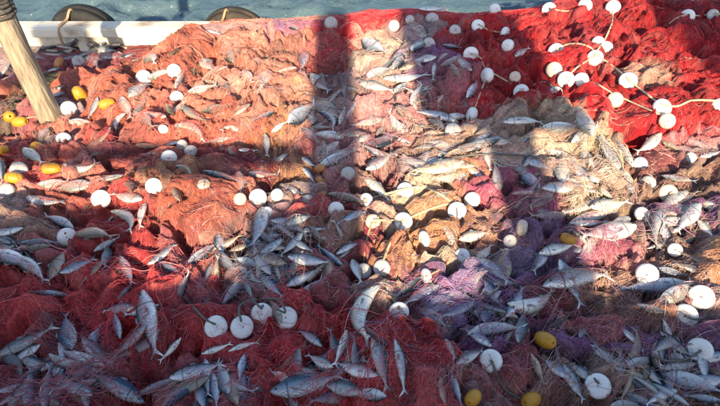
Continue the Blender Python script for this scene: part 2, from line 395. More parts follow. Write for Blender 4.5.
# bundles: px, py, rx, ry (pixels of the photograph), direction of the folds, dye, net, swell
L_ = [(50, 56, 14, 9, 0, 'redmauve', 'B', .04), (96, 54, 30, 8, 0, 'maroon', 'B', .0), (12, 54, 26, 9, 0, 'mauve', 'B', .0), (60, 84, 18, 9, 10, 'mauve', 'B', .05), (110, 86, 38, 24, 20, 'orange', 'A', .12), (155, 98, 22, 18, -30, 'redor', 'A', .07), (182, 50, 35, 24, -20, 'orange', 'A', .08),  # maroon and mauve below the rail: shade put into the dye
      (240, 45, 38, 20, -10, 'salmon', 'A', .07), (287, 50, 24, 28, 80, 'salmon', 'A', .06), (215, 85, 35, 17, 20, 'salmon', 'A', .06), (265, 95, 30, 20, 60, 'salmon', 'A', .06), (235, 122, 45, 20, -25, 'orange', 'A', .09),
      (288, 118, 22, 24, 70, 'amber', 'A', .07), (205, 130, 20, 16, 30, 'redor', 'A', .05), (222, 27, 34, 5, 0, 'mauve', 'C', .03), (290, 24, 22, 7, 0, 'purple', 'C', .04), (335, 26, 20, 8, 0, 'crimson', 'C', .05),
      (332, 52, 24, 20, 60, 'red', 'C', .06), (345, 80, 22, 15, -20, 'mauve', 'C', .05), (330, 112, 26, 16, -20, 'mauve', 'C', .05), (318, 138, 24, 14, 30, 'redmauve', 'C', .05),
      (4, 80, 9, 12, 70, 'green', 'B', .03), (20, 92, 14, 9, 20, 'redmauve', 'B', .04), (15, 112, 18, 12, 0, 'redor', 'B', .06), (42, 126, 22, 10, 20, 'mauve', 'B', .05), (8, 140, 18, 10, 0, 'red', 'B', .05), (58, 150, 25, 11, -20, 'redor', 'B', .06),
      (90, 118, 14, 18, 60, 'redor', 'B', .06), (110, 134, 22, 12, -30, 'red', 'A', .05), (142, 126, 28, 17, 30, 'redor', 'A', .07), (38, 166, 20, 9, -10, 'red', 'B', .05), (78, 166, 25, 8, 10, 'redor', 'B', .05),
      (108, 153, 36, 7, 15, 'maroon', 'O', .0), (75, 190, 40, 17, -20, 'redor', 'B', .09), (112, 192, 25, 15, 10, 'red', 'B', .07), (142, 184, 28, 11, -10, 'amber', 'A', .05), (165, 163, 32, 8, 5, 'redor', 'A', .04),  # maroon band here and in the next row: crease shade as dye
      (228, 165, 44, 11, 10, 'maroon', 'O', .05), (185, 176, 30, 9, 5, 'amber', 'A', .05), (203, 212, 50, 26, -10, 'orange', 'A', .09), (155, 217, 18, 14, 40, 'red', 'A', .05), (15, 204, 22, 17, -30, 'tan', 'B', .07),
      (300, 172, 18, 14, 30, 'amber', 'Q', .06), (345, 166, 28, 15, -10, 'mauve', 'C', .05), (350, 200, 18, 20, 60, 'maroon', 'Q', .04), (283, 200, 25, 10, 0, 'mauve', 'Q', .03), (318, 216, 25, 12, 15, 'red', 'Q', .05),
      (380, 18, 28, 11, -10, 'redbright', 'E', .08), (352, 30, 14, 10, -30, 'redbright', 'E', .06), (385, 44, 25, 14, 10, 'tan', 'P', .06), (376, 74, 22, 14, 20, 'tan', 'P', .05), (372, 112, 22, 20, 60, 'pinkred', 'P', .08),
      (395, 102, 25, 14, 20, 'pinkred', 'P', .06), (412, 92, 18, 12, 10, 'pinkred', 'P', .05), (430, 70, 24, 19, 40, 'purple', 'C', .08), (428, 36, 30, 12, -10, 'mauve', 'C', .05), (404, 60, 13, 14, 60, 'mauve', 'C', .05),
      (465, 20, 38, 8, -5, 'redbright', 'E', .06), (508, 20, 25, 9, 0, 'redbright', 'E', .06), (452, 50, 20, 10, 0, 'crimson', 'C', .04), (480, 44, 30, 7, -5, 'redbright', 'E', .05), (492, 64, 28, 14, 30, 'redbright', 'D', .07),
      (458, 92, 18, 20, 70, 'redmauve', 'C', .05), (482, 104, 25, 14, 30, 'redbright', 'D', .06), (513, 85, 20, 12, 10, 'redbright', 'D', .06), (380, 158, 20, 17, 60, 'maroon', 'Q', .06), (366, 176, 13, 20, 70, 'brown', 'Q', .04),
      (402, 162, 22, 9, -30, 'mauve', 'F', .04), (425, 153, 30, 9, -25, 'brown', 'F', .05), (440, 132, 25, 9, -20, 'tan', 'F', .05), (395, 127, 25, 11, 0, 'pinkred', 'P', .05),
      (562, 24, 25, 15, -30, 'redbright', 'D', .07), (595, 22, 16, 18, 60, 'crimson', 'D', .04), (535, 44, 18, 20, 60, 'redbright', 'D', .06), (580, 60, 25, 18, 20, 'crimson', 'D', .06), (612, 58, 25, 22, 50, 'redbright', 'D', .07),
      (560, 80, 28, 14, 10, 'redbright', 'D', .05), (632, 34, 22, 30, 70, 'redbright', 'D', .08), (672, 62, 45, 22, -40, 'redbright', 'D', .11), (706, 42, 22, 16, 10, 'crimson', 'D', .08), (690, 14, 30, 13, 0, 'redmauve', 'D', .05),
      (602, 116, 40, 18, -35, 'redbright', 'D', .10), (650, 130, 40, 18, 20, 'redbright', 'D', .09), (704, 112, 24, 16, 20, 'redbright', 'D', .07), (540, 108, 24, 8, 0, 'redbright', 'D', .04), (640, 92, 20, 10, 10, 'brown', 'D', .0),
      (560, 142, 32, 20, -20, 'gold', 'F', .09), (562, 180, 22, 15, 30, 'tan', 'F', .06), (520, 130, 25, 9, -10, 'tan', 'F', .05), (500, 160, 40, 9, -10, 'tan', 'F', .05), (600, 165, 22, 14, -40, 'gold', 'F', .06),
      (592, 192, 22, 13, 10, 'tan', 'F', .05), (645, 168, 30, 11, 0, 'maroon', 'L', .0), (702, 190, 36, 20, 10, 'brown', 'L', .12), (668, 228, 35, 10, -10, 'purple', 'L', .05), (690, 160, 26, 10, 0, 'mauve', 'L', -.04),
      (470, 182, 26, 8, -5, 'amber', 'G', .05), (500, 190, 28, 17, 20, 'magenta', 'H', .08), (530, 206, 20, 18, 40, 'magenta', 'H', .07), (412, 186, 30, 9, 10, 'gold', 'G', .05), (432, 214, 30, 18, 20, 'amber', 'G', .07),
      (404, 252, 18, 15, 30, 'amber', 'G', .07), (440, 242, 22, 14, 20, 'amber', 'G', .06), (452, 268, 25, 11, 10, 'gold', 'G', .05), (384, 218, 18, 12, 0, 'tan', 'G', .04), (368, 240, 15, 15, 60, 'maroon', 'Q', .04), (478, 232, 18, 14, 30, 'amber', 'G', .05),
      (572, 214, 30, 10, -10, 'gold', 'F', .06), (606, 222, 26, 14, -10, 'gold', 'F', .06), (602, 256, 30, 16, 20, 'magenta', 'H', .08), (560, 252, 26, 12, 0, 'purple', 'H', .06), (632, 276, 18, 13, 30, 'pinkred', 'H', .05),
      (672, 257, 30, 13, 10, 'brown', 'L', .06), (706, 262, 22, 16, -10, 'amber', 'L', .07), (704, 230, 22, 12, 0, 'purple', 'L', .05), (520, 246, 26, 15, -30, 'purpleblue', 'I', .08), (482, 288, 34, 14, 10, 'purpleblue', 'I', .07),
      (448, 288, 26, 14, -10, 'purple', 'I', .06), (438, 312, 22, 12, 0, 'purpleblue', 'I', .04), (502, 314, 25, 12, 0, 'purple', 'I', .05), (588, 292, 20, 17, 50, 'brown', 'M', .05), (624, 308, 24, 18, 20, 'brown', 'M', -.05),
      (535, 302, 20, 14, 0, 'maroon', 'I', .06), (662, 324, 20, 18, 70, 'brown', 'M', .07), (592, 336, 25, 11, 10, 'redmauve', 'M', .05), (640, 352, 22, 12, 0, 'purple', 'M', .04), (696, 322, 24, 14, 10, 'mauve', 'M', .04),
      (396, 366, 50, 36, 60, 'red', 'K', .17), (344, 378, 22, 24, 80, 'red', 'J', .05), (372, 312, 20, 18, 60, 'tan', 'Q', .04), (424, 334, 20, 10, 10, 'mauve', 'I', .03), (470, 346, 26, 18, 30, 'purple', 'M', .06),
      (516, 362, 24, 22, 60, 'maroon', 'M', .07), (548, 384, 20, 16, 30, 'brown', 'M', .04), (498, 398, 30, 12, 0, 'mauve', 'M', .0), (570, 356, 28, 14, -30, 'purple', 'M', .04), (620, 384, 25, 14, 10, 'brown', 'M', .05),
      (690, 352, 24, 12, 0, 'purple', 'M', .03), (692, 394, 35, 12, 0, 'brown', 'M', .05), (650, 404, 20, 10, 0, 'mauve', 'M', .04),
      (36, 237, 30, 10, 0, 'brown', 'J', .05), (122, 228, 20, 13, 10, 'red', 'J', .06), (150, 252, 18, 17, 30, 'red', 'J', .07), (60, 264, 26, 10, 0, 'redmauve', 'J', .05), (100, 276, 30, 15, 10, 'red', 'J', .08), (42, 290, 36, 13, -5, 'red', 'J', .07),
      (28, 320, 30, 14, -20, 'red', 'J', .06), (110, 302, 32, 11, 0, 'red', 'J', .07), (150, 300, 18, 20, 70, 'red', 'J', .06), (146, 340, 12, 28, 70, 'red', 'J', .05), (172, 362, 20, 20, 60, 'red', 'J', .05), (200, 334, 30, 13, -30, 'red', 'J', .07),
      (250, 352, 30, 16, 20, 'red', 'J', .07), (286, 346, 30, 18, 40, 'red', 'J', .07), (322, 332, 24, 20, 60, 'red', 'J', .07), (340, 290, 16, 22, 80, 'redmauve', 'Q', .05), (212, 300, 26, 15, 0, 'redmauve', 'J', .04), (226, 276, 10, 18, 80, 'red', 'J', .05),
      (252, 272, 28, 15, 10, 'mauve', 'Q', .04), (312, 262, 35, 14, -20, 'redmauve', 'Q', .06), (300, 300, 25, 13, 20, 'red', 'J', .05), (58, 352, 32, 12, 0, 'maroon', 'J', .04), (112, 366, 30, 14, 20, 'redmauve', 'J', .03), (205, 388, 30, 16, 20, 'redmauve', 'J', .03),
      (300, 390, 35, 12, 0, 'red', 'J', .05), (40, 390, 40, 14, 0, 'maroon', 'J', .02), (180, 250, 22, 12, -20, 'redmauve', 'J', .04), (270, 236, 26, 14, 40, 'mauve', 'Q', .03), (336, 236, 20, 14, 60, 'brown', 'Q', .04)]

BX = XX + .14 * (value_noise(21, XX * 5, YY * 5) - .5) + .06 * (value_noise(22, XX * 19, YY * 19) - .5)
BY = YY + .14 * (value_noise(23, XX * 5, YY * 5) - .5) + .06 * (value_noise(24, XX * 19, YY * 19) - .5)
F1 = np.full(XX.shape, 1e9); F2 = np.full(XX.shape, 1e9); LID = np.zeros(XX.shape, np.int32); LID2 = np.zeros(XX.shape, np.int32)
L_ang = []
for li, (px, py, rx, ry, ang, colr, net, sw) in enumerate(L_):
    p = pix_at_z(px, py, .86 if py > 70 else (.36 if px < 135 and py < 63 else .75))
    d = pix_dir(px, py); sc = (p[1] ** 2 + (p[2] - CAM_Z) ** 2) ** .5
    dep = sc / np.linalg.norm(pix_dir(px, py)[1:])
    sinv = -d[2] / np.linalg.norm(d)
    wx, wy = rx * dep / FPX, ry * dep / FPX / max(.4, sinv)
    a = math.radians(ang)
    L_ang.append(math.atan2(-math.sin(-a) / max(.4, sinv), math.cos(a)))
    D = np.sqrt(((BX - p[0]) / wx) ** 2 + ((BY - p[1]) / wy) ** 2)
    D = D * (.6 + .4 * min(1.6, (wx * wy) ** .5 / .2)) if False else D
    nw = D < F1
    LID2 = np.where(nw, LID, np.where(D < F2, li, LID2)); F2 = np.where(nw, F1, np.minimum(F2, D)); F1 = np.where(nw, D, F1); LID = np.where(nw, li, LID)
L_ang = np.array(L_ang)
EDGE = np.clip((F2 - F1) / .85, 0, 1); EDGE = EDGE * EDGE * (3 - 2 * EDGE)
SW = np.array([l[7] for l in L_])[LID]
AMT = .35 + .65 * value_noise(33, XX * 2.6, YY * 2.6)
DOME = (SW * .36 + .012) * (EDGE ** .8) * np.clip(1.25 - .35 * F1, .5, 1.2) - .035 * AMT * (1 - EDGE) ** 4 + .09 * (value_noise(34, XX * 4.5, YY * 4.5) - .5) + .05 * (value_noise(35, XX * 10, YY * 10) - .5)
FADE = np.clip((4.62 - YY) / .35, .15, 1)                                 # flatter where the heap lies against the rail
SMOOTH = BASE + DOME * FADE
# the far slope of the heap falls away towards the rail, lower at the left than at the right
sil_x = [-60, 150, 200, 260, 300, 340, 370, 420, 470, 530, 548, 565, 600, 800]
sil_y = [30, 30, 22, 19, 18, 14, 7, 7, 12, 7, 2, -12, -60, -80]
dep_ = YY * CP - (.75 - CAM_Z) * SP
top_y = np.interp(360 + FPX * XX / dep_, sil_x, sil_y)
vv = (top_y - 203) / FPX
CAP = CAM_Z - YY * (SP + vv * CP) / (CP - vv * SP) - .015 + .03 * (value_noise(36, XX * 7, YY * 5) - .6)
CAP = np.where(YY < 3.6, 9, CAP)
def softmin(a, b, k=.05): return np.where(b > 5, a, .5 * (a + b - np.sqrt((a - b) ** 2 + k * k)))
SMOOTH = softmin(SMOOTH, CAP)
# the heap hangs over the rail where it is higher than it, and stops inside it elsewhere
over = np.clip((YY - 4.80) / .26, 0, 1)
rail_side = np.clip((XX + 1.52 + .25 * (value_noise(31, YY * 4, XX * 3) - .5)) / .22, 0, 1)
SMOOTH = SMOOTH * rail_side + (1 - rail_side) * np.where(YY > 4.6, np.minimum(SMOOTH, .36), SMOOTH)
SMOOTH = SMOOTH - (over ** 1.6) * (.62 * rail_side + .6 * (1 - rail_side))
SMOOTH = np.where((YY > 4.66) & (YY < 4.92) & (rail_side > .5), np.maximum(SMOOTH, RAIL_Z + .035), SMOOTH)

TH = L_ang[LID] + .9 * (value_noise(41, XX * 3, YY * 3) - .5)
off = (LID * 3.77) % 50
UA = XX * np.cos(TH) + YY * np.sin(TH) + off
WA = -XX * np.sin(TH) + YY * np.cos(TH) + off * 1.7 + .10 * (value_noise(42, XX * 4, YY * 4) - .5) + .03 * (value_noise(43, XX * 12, YY * 12) - .5)
ridge = lambda s, a, b: 1 - np.abs(2 * value_noise(s, a, b) - 1)
PIT = np.clip(value_noise(55, XX * 7 + 3, YY * 8) * .65 + value_noise(56, XX * 17, YY * 19) * .35 - .62, 0, 1) / .38
WR = .05 * (ridge(57, UA * 1.6, WA * 5.5) - .55) - .22 * np.sqrt(PIT) * (PIT > 0) * np.clip(1.6 - 1.2 * EDGE, .35, 1) + .055 * (ridge(51, UA * 3.2, WA * 11) - .55) + .028 * (ridge(52, UA * 7, WA * 27) - .55) + .016 * (ridge(53, UA * 14, WA * 50) - .5) + .007 * (value_noise(58, UA * 40, WA * 95) - .5) + .02 * (value_noise(54, XX * 9, YY * 9) - .5)
HEAP = np.minimum(SMOOTH + WR * FADE, np.maximum(CAP + .015, .3))

def sample(A, x, y):
    fx = np.clip((np.asarray(x) - GX[0]) / STEP, 0, NXg - 1.001); fy = np.clip((np.asarray(y) - GY[0]) / STEP, 0, NYg - 1.001)
    i, j = fx.astype(int), fy.astype(int); a, b = fx - i, fy - j
    return (A[j, i] * (1 - a) + A[j, i + 1] * a) * (1 - b) + (A[j + 1, i] * (1 - a) + A[j + 1, i + 1] * a) * b
def nearest(A, x, y):
    i = np.clip(np.round((np.asarray(x) - GX[0]) / STEP).astype(int), 0, NXg - 1); j = np.clip(np.round((np.asarray(y) - GY[0]) / STEP).astype(int), 0, NYg - 1)
    return A[j, i]
def blur(A, n):
    for _ in range(2):
        for ax in (0, 1):
            c = np.cumsum(np.concatenate([np.repeat(np.take(A, [0], ax), n + 1, ax), A, np.repeat(np.take(A, [-1], ax), n, ax)], ax), ax)
            A = (np.take(c, range(2 * n + 1, c.shape[ax]), ax) - np.take(c, range(0, c.shape[ax] - 2 * n - 1), ax)) / (2 * n + 1)
    return A
REST = blur(SMOOTH, 4)                       # the surface that fish and floats settle on
GRADY, GRADX = np.gradient(blur(SMOOTH, 7), STEP)
def on_heap(px, py, A=None):
    """where the line of sight of a photo point meets the heap"""
    A = REST if A is None else A
    d = pix_dir(px, py); t = np.linspace(1.6, 6.2, 700)
    P = np.array([0, 0, CAM_Z])[None] + d[None] * t[:, None]
    k = np.argmax(P[:, 2] < sample(A, P[:, 0], P[:, 1]))
    if P[k, 1] > 4.95 or k == 0: return pix_at_z(px, py, .8)
    return P[k]
def normal_at(x, y):
    return Vector((-float(sample(GRADX, x, y)), -float(sample(GRADY, x, y)), 1.0)).normalized()

# ---------------------------------------------------------------- fish
PROF = [(0, .010), (.03, .035), (.07, .058), (.13, .080), (.2, .112), (.28, .127), (.38, .132), (.48, .124), (.58, .104), (.67, .077), (.75, .049), (.80, .028), (.835, .021), (.87, .03), (.91, .055), (.955, .085), (1.0, .105)]
def fish_mesh(name, bend_plane, bend_side, deep=1.0, ns=12):
    verts, fxs, fys = [], [], []
    def place(t, y, z):
        # t from nose to tail along the body; the axis is bent in the plane of the flank and sideways
        s = .5 - t
        a, b = bend_plane, bend_side
        if abs(a) > 1e-3: cx, cy, ang = math.sin(a * s) / a, (1 - math.cos(a * s)) / a, a * s
        else: cx, cy, ang = s, 0, 0
        x = cx - y * math.sin(ang); yy = cy + y * math.cos(ang)
        return (x, yy, z - b * s * s)
    for t, h in PROF:
        fin = max(0, (t - .835) / .165)
        th = (h * .52 if t < .8 else max(.004, .012 * (1 - fin)))
        if t < .2: th = h * (.75 - t)
        for k in range(ns):
            an = 2 * math.pi * k / ns
            y, z = math.sin(an) * h * (deep if t < .8 else 1), math.cos(an) * th
            fyv = math.sin(an)
            tt = t - fin * .10 * (1 - abs(fyv)) ** 1.0 * 1.0          # forked tail
            if t < .3: y -= .012 * (1 - t / .3)
            verts.append(place(tt, y, z)); fxs.append(t); fys.append(fyv * .9)
    nr = len(PROF); faces = []
    for i in range(nr - 1):
        for k in range(ns):
            k2 = (k + 1) % ns
            faces.append((i * ns + k, (i + 1) * ns + k, (i + 1) * ns + k2, i * ns + k2))
    faces.append(tuple(range(ns))); faces.append(tuple(range(nr * ns - 1, (nr - 1) * ns - 1, -1)))
    me = mesh_from(name, verts, faces, FISH_MATS['silver'])
    for nm, dat in (('fx', fxs), ('fy', fys)):
        at = me.attributes.new(nm, 'FLOAT', 'POINT'); at.data.foreach_set('value', np.array(dat, np.float32))
    me.attributes.new('skin', 'FLOAT_VECTOR', 'POINT').data.foreach_set('vector', np.array(verts, np.float32).ravel())
    me.attributes.new('shade', 'FLOAT', 'POINT').data.foreach_set('value', np.ones(len(verts), np.float32))
    def eye(sgn):
        bm = bmesh.new()
        bmesh.ops.create_uvsphere(bm, u_segments=10, v_segments=6, radius=.021, matrix=Matrix.Translation(place(.085, .012, 0)) @ Matrix.Translation((0, 0, sgn * .041)) @ Matrix.Diagonal((1, 1, .55, 1)))
        m2 = bpy.data.meshes.new('pupil'); bm.to_mesh(m2); bm.free(); smooth(m2); m2.materials.append(M_eye); m2.materials.append(M_iris)
        for p in m2.polygons:
            c = p.center - Vector(place(.085, .012, 0))
            if math.hypot(c.x, c.y) > .0145: p.material_index = 1
        return m2
    def fin(pts, t0=.002):
        v = [place(t, y, z) for t, y, z in pts]; n = len(v)
        up = [(x, y, z + t0) for x, y, z in v]; dn = [(x, y, z - t0) for x, y, z in v]
        f = [tuple(range(n)), tuple(range(2 * n - 1, n - 1, -1))] + [(i, n + i, n + (i + 1) % n, (i + 1) % n) for i in range(n)]
        return mesh_from('fin', up + dn, f, M_fin, False)
    d = deep
    dorsal = fin([(.34, .098 * d, 0), (.37, .150 * d, 0), (.42, .150 * d, 0), (.50, .112 * d, 0), (.50, .088 * d, 0)])
    pect = fin([(.245, -.02, .052), (.29, -.008, .064), (.40, -.03, .062), (.36, -.055, .062), (.27, -.045, .055)])
    anal = fin([(.60, -.075 * d, 0), (.63, -.115 * d, 0), (.70, -.075 * d, 0), (.70, -.05 * d, 0)])
    return me, eye(1), dorsal, pect, anal
SHAPES = {'s': [(.0, .05, 1.0), (.18, -.10, 1.08), (-.15, .22, .95), (.05, -.2, 1.12)], 'u': [(.35, .12, 1.0), (.55, -.1, .95)], 'd': [(-.4, .1, 1.0), (-.6, -.12, 1.05)], 'U': [(1.9, .05, .85), (1.5, .15, .95)],
          'D': [(-1.9, .05, .85), (-1.5, .12, .95)], 'w': [(.15, .25, 1.25), (-.1, -.15, 1.35)], 't': [(-.2, .1, .7), (.25, -.15, .76)]}
FV = {k: [fish_mesh('fish', *p) for p in v] for k, v in SHAPES.items()}
CHORD = {'U': .86, 'D': .86}

# head px, head py, tail px, tail py, shape, skin
FISH = [(146, 405, 88, 373, 's', 'blue'), (31, 412, 33, 364, 's', 'blue'), (48, 412, 53, 366, 's', 'blue'), (72, 354, 67, 316, 'w', 'blue'), (89, 355, 103, 324, 'w', 'blue'), (120, 340, 114, 310, 's', 'blue'),
        (143, 294, 158, 362, 's', 'silver'), (182, 340, 160, 364, 't', 'pale'), (0, 358, 60, 327, 't', 'dark'), (86, 376, 58, 386, 's', 'silver'), (24, 387, -6, 394, 's', 'silver'), (273, 396, 345, 379, 's', 'blue'),
        (328, 390, 372, 400, 's', 'silver'), (172, 380, 227, 365, 's', 'silver'), (199, 382, 206, 414, 'w', 'blue'), (214, 376, 218, 412, 's', 'blue'), (236, 406, 225, 370, 'w', 'bronze'), (322, 347, 297, 331, 's', 'silver'),
        (333, 369, 306, 356, 's', 'silver'), (321, 381, 296, 366, 's', 'silver'), (349, 331, 335, 368, 't', 'pale'), (204, 355, 232, 345, 't', 'pale'), (229, 351, 260, 342, 't', 'pale'), (245, 359, 240, 384, 's', 'blue'),
        (290, 383, 270, 371, 's', 'pale'), (374, 336, 388, 394, 's', 'silver'), (397, 341, 406, 398, 't', 'silver'), (386, 398, 345, 394, 's', 'silver'), (447, 372, 462, 412, 's', 'blue'), (440, 380, 446, 412, 's', 'bronze'),
        (362, 290, 355, 352, 'D', 'pale'), (446, 341, 455, 359, 's', 'silver'), (422, 315, 450, 329, 's', 'dark'), (432, 300, 478, 299, 'U', 'pale'), (466, 335, 525, 329, 'u', 'silver'), (455, 367, 484, 353, 's', 'silver'),
        (512, 320, 557, 300, 'D', 'pale'), (507, 318, 524, 287, 'u', 'blue'), (484, 283, 501, 313, 's', 'blue'), (559, 263, 581, 311, 's', 'blue'), (540, 285, 617, 274, 's', 'silver'), (690, 287, 614, 291, 's', 'blue'),
        (657, 311, 692, 288, 's', 'pale'), (531, 360, 542, 384, 's', 'bronze'), (658, 377, 728, 395, 'w', 'silver'), (658, 371, 702, 365, 's', 'silver'), (634, 363, 663, 393, 's', 'silver'), (629, 376, 655, 388, 's', 'bronze'),
        (545, 362, 578, 386, 'w', 'blue'), (594, 350, 614, 364, 's', 'silver'), (655, 342, 656, 366, 'D', 'pale'), (716, 402, 684, 397, 's', 'silver'), (626, 397, 655, 408, 'w', 'silver'), (-4, 255, 40, 271, 's', 'silver'),
        (77, 235, 115, 238, 'w', 'bronze'), (96, 254, 123, 238, 's', 'silver'), (110, 252, 107, 274, 's', 'silver'), (74, 229, 44, 216, 'u', 'silver'), (64, 256, 48, 288, 'w', 'bronze'), (121, 260, 134, 288, 's', 'silver'),
        (69, 300, 28, 295, 't', 'silver'), (150, 268, 178, 247, 's', 'blue'), (160, 265, 184, 277, 's', 'silver'), (0, 238, 20, 246, 'w', 'silver'), (146, 208, 141, 235, 's', 'pale'), (122, 211, 139, 232, 'U', 'pale'),
        (120, 299, 135, 283, 's', 'silver'), (189, 268, 222, 244, 's', 'silver'), (265, 210, 254, 252, 'u', 'silver'), (297, 234, 328, 229, 's', 'silver'), (233, 250, 252, 246, 'w', 'bronze'), (261, 278, 285, 304, 's', 'blue'),
        (272, 263, 282, 287, 's', 'blue'), (289, 260, 332, 266, 's', 'silver'), (287, 287, 321, 269, 's', 'silver'), (294, 242, 313, 253, 's', 'silver'), (242, 270, 256, 282, 'w', 'silver'), (267, 252, 292, 252, 's', 'bronze'),
        (274, 222, 295, 222, 's', 'silver'), (213, 263, 204, 285, 's', 'silver'), (353, 263, 362, 288, 's', 'silver'), (460, 241, 490, 234, 'w', 'pale'), (476, 264, 492, 248, 's', 'pale'), (571, 225, 617, 212, 's', 'pale'),
        (634, 230, 578, 240, 's', 'pale'), (658, 205, 647, 248, 'D', 'silver'), (676, 203, 692, 224, 'U', 'pale'), (538, 257, 577, 247, 's', 'pale'), (99, 100, 89, 122, 's', 'silver'), (123, 101, 133, 124, 's', 'pale'),
        (121, 117, 114, 137, 'D', 'pale'), (136, 147, 162, 148, 's', 'bronze'), (166, 146, 184, 143, 's', 'silver'), (25, 151, 45, 166, 's', 'pale'), (2, 161, 4, 186, 't', 'silver'), (40, 188, 72, 184, 's', 'pale'),
        (181, 123, 208, 139, 'U', 'pale'), (272, 134, 290, 121, 's', 'pale'), (274, 164, 292, 153, 's', 'pale'), (266, 136, 268, 160, 't', 'pale'), (204, 177, 250, 190, 't', 'dark'), (287, 129, 318, 106, 's', 'silver'),
        (300, 129, 322, 148, 's', 'dark'), (325, 114, 338, 132, 'U', 'silver'), (320, 169, 358, 151, 's', 'silver'), (302, 159, 317, 169, 's', 'blue'), (304, 169, 316, 185, 's', 'blue'), (284, 187, 306, 196, 'w', 'silver'),
        (239, 154, 260, 154, 's', 'silver'), (462, 170, 411, 181, 's', 'pale'), (459, 122, 411, 111, 's', 'silver'), (504, 122, 544, 123, 's', 'pale'), (500, 146, 438, 163, 't', 'dark'), (366, 156, 408, 140, 'd', 'dark'),
        (519, 176, 543, 198, 's', 'silver'), (359, 141, 374, 136, 's', 'pale'), (487, 142, 513, 145, 'w', 'pale'), (592, 142, 572, 103, 's', 'pale'), (621, 174, 596, 136, 's', 'silver'), (631, 167, 613, 138, 's', 'pale'),
        (660, 140, 634, 160, 'u', 'pale'), (542, 131, 582, 129, 'w', 'pale'), (540, 196, 588, 192, 's', 'silver'), (586, 175, 602, 184, 'w', 'pale'), (660, 145, 683, 156, 's', 'bronze'), (699, 158, 722, 152, 's', 'silver'),
        (140, 62, 168, 67, 'U', 'pale'), (92, 56, 98, 70, 's', 'pale'), (130, 98, 150, 85, 's', 'pale'), (199, 62, 219, 81, 's', 'pale'), (189, 94, 218, 86, 's', 'pale'), (270, 70, 258, 95, 's', 'pale'),
        (305, 52, 301, 75, 's', 'blue'), (311, 77, 330, 95, 's', 'silver'), (271, 59, 285, 53, 's', 'pale'), (287, 29, 302, 34, 's', 'silver'), (244, 77, 254, 89, 's', 'pale'), (204, 31, 222, 35, 's', 'silver'),
        (269, 89, 282, 90, 's', 'pale'), (384, 84, 430, 79, 's', 'pale'), (359, 89, 395, 97, 's', 'pale'), (394, 96, 409, 84, 's', 'pale'), (367, 79, 394, 69, 'w', 'pale'), (362, 44, 387, 56, 'w', 'silver'),
        (395, 74, 404, 53, 's', 'silver'), (471, 74, 454, 59, 's', 'silver'), (442, 50, 462, 53, 's', 'silver'), (412, 57, 426, 37, 's', 'silver'), (419, 10, 448, 9, 's', 'silver'), (469, 99, 479, 82, 's', 'silver'),
        (514, 58, 529, 49, 's', 'pale'), (677, 0, 702, 5, 's', 'silver'), (60, 47, 77, 51, 's', 'dark'), (80, 44, 66, 55, 's', 'dark'), (84, 52, 100, 47, 's', 'dark'), (100, 50, 116, 54, 's', 'dark'),
        (78, 58, 92, 53, 's', 'dark'), (104, 58, 120, 60, 's', 'dark'), (110, 44, 122, 52, 's', 'dark'), (88, 60, 106, 62, 's', 'dark'), (66, 60, 80, 56, 's', 'dark'), (30, 56, 44, 60, 's', 'dark'), (96, 45, 108, 49, 's', 'silver'),
        (44, 50, 58, 47, 's', 'dark'), (122, 58, 134, 54, 's', 'dark'), (60, 70, 46, 74, 's', 'silver'), (52, 92, 66, 86, 's', 'dark'), (56, 102, 70, 97, 's', 'dark')]

footprints = []      # x, y, dir, half length, half width, z of the mid plane, thickness
fish_list = []
def add_fish(hx, hy, tx, ty, shape, skin, bury=0.0, hand=True):
    A, B = on_heap(hx, hy), on_heap(tx, ty)
    chord = float(np.linalg.norm(A - B))
    ln = min(.36, max(.13, chord / CHORD.get(shape, .97)))
    mid = on_heap((hx + tx) / 2, (hy + ty) / 2)
    dv = A - B
    if abs(dv[2]) > .5 * chord: dv[2] *= .5
    f = Vector(dv).normalized()
    nrm = normal_at(mid[0], mid[1])
    nrm = (nrm + Vector((0, -.35, .2)) * (1 if hand else .5)).normalized()
    roll = random.uniform(-.35, .35)
    y = nrm.cross(f).normalized(); z = f.cross(y).normalized()
    flip = random.random() < .5 and shape not in 'UD'
    y, z = y * math.cos(roll) + z * math.sin(roll), z * math.cos(roll) - y * math.sin(roll)
    if shape in 'UD':
        # the listed bow (U sags to the viewer, D arches away) is seen in the picture plane
        pass
    deep = {'w': 1.25, 't': .7, 'U': .85, 'D': .85}.get(shape, 1.0)
    th = .064 * ln
    pts = [mid + np.array(f) * ln * s for s in (-.36, -.18, 0, .18, .36)]
    hz = max(float(sample(REST, p[0], p[1])) - p[2] for p in pts)
    c = Vector(mid) + Vector((0, 0, max(-.01, min(.04, hz)) + th * (.95 - bury)))
    mat = Matrix((f, y * (-1 if flip else 1), z)).transposed()
    if flip: mat = Matrix((f, -y, z)).transposed()       # mirrored left to right: the other flank
    fish_list.append(dict(c=c, m=mat, ln=ln, shape=shape, skin=skin, px=((hx + tx) / 2, (hy + ty) / 2), hd=(hx - tx, hy - ty), hand=hand, plen=math.hypot(hx - tx, hy - ty)))
    footprints.append((c.x, c.y, math.atan2(f.y, f.x), ln * .44 * max(.4, math.hypot(f.x, f.y)), ln * .125 * deep * (1.9 if shape in 'UD' else 1), c.z, th, f.z / max(.3, math.hypot(f.x, f.y)),   .75 if hand else .3 - bury))
for hx, hy, tx, ty, shp, skn in FISH:
    if hy < 66 and hx < 136 and skn == 'dark':                     # the small heap under the rail
        mx, my = (hx + tx) / 2, (hy + ty) / 2
        hx, hy, tx, ty = mx + (hx - mx) * 1.55, my + (hy - my) * 1.4, mx + (tx - mx) * 1.55, my + (ty - my) * 1.4
    add_fish(hx, hy, tx, ty, shp, skn, bury=random.choice((0, 0, .15, .35)))

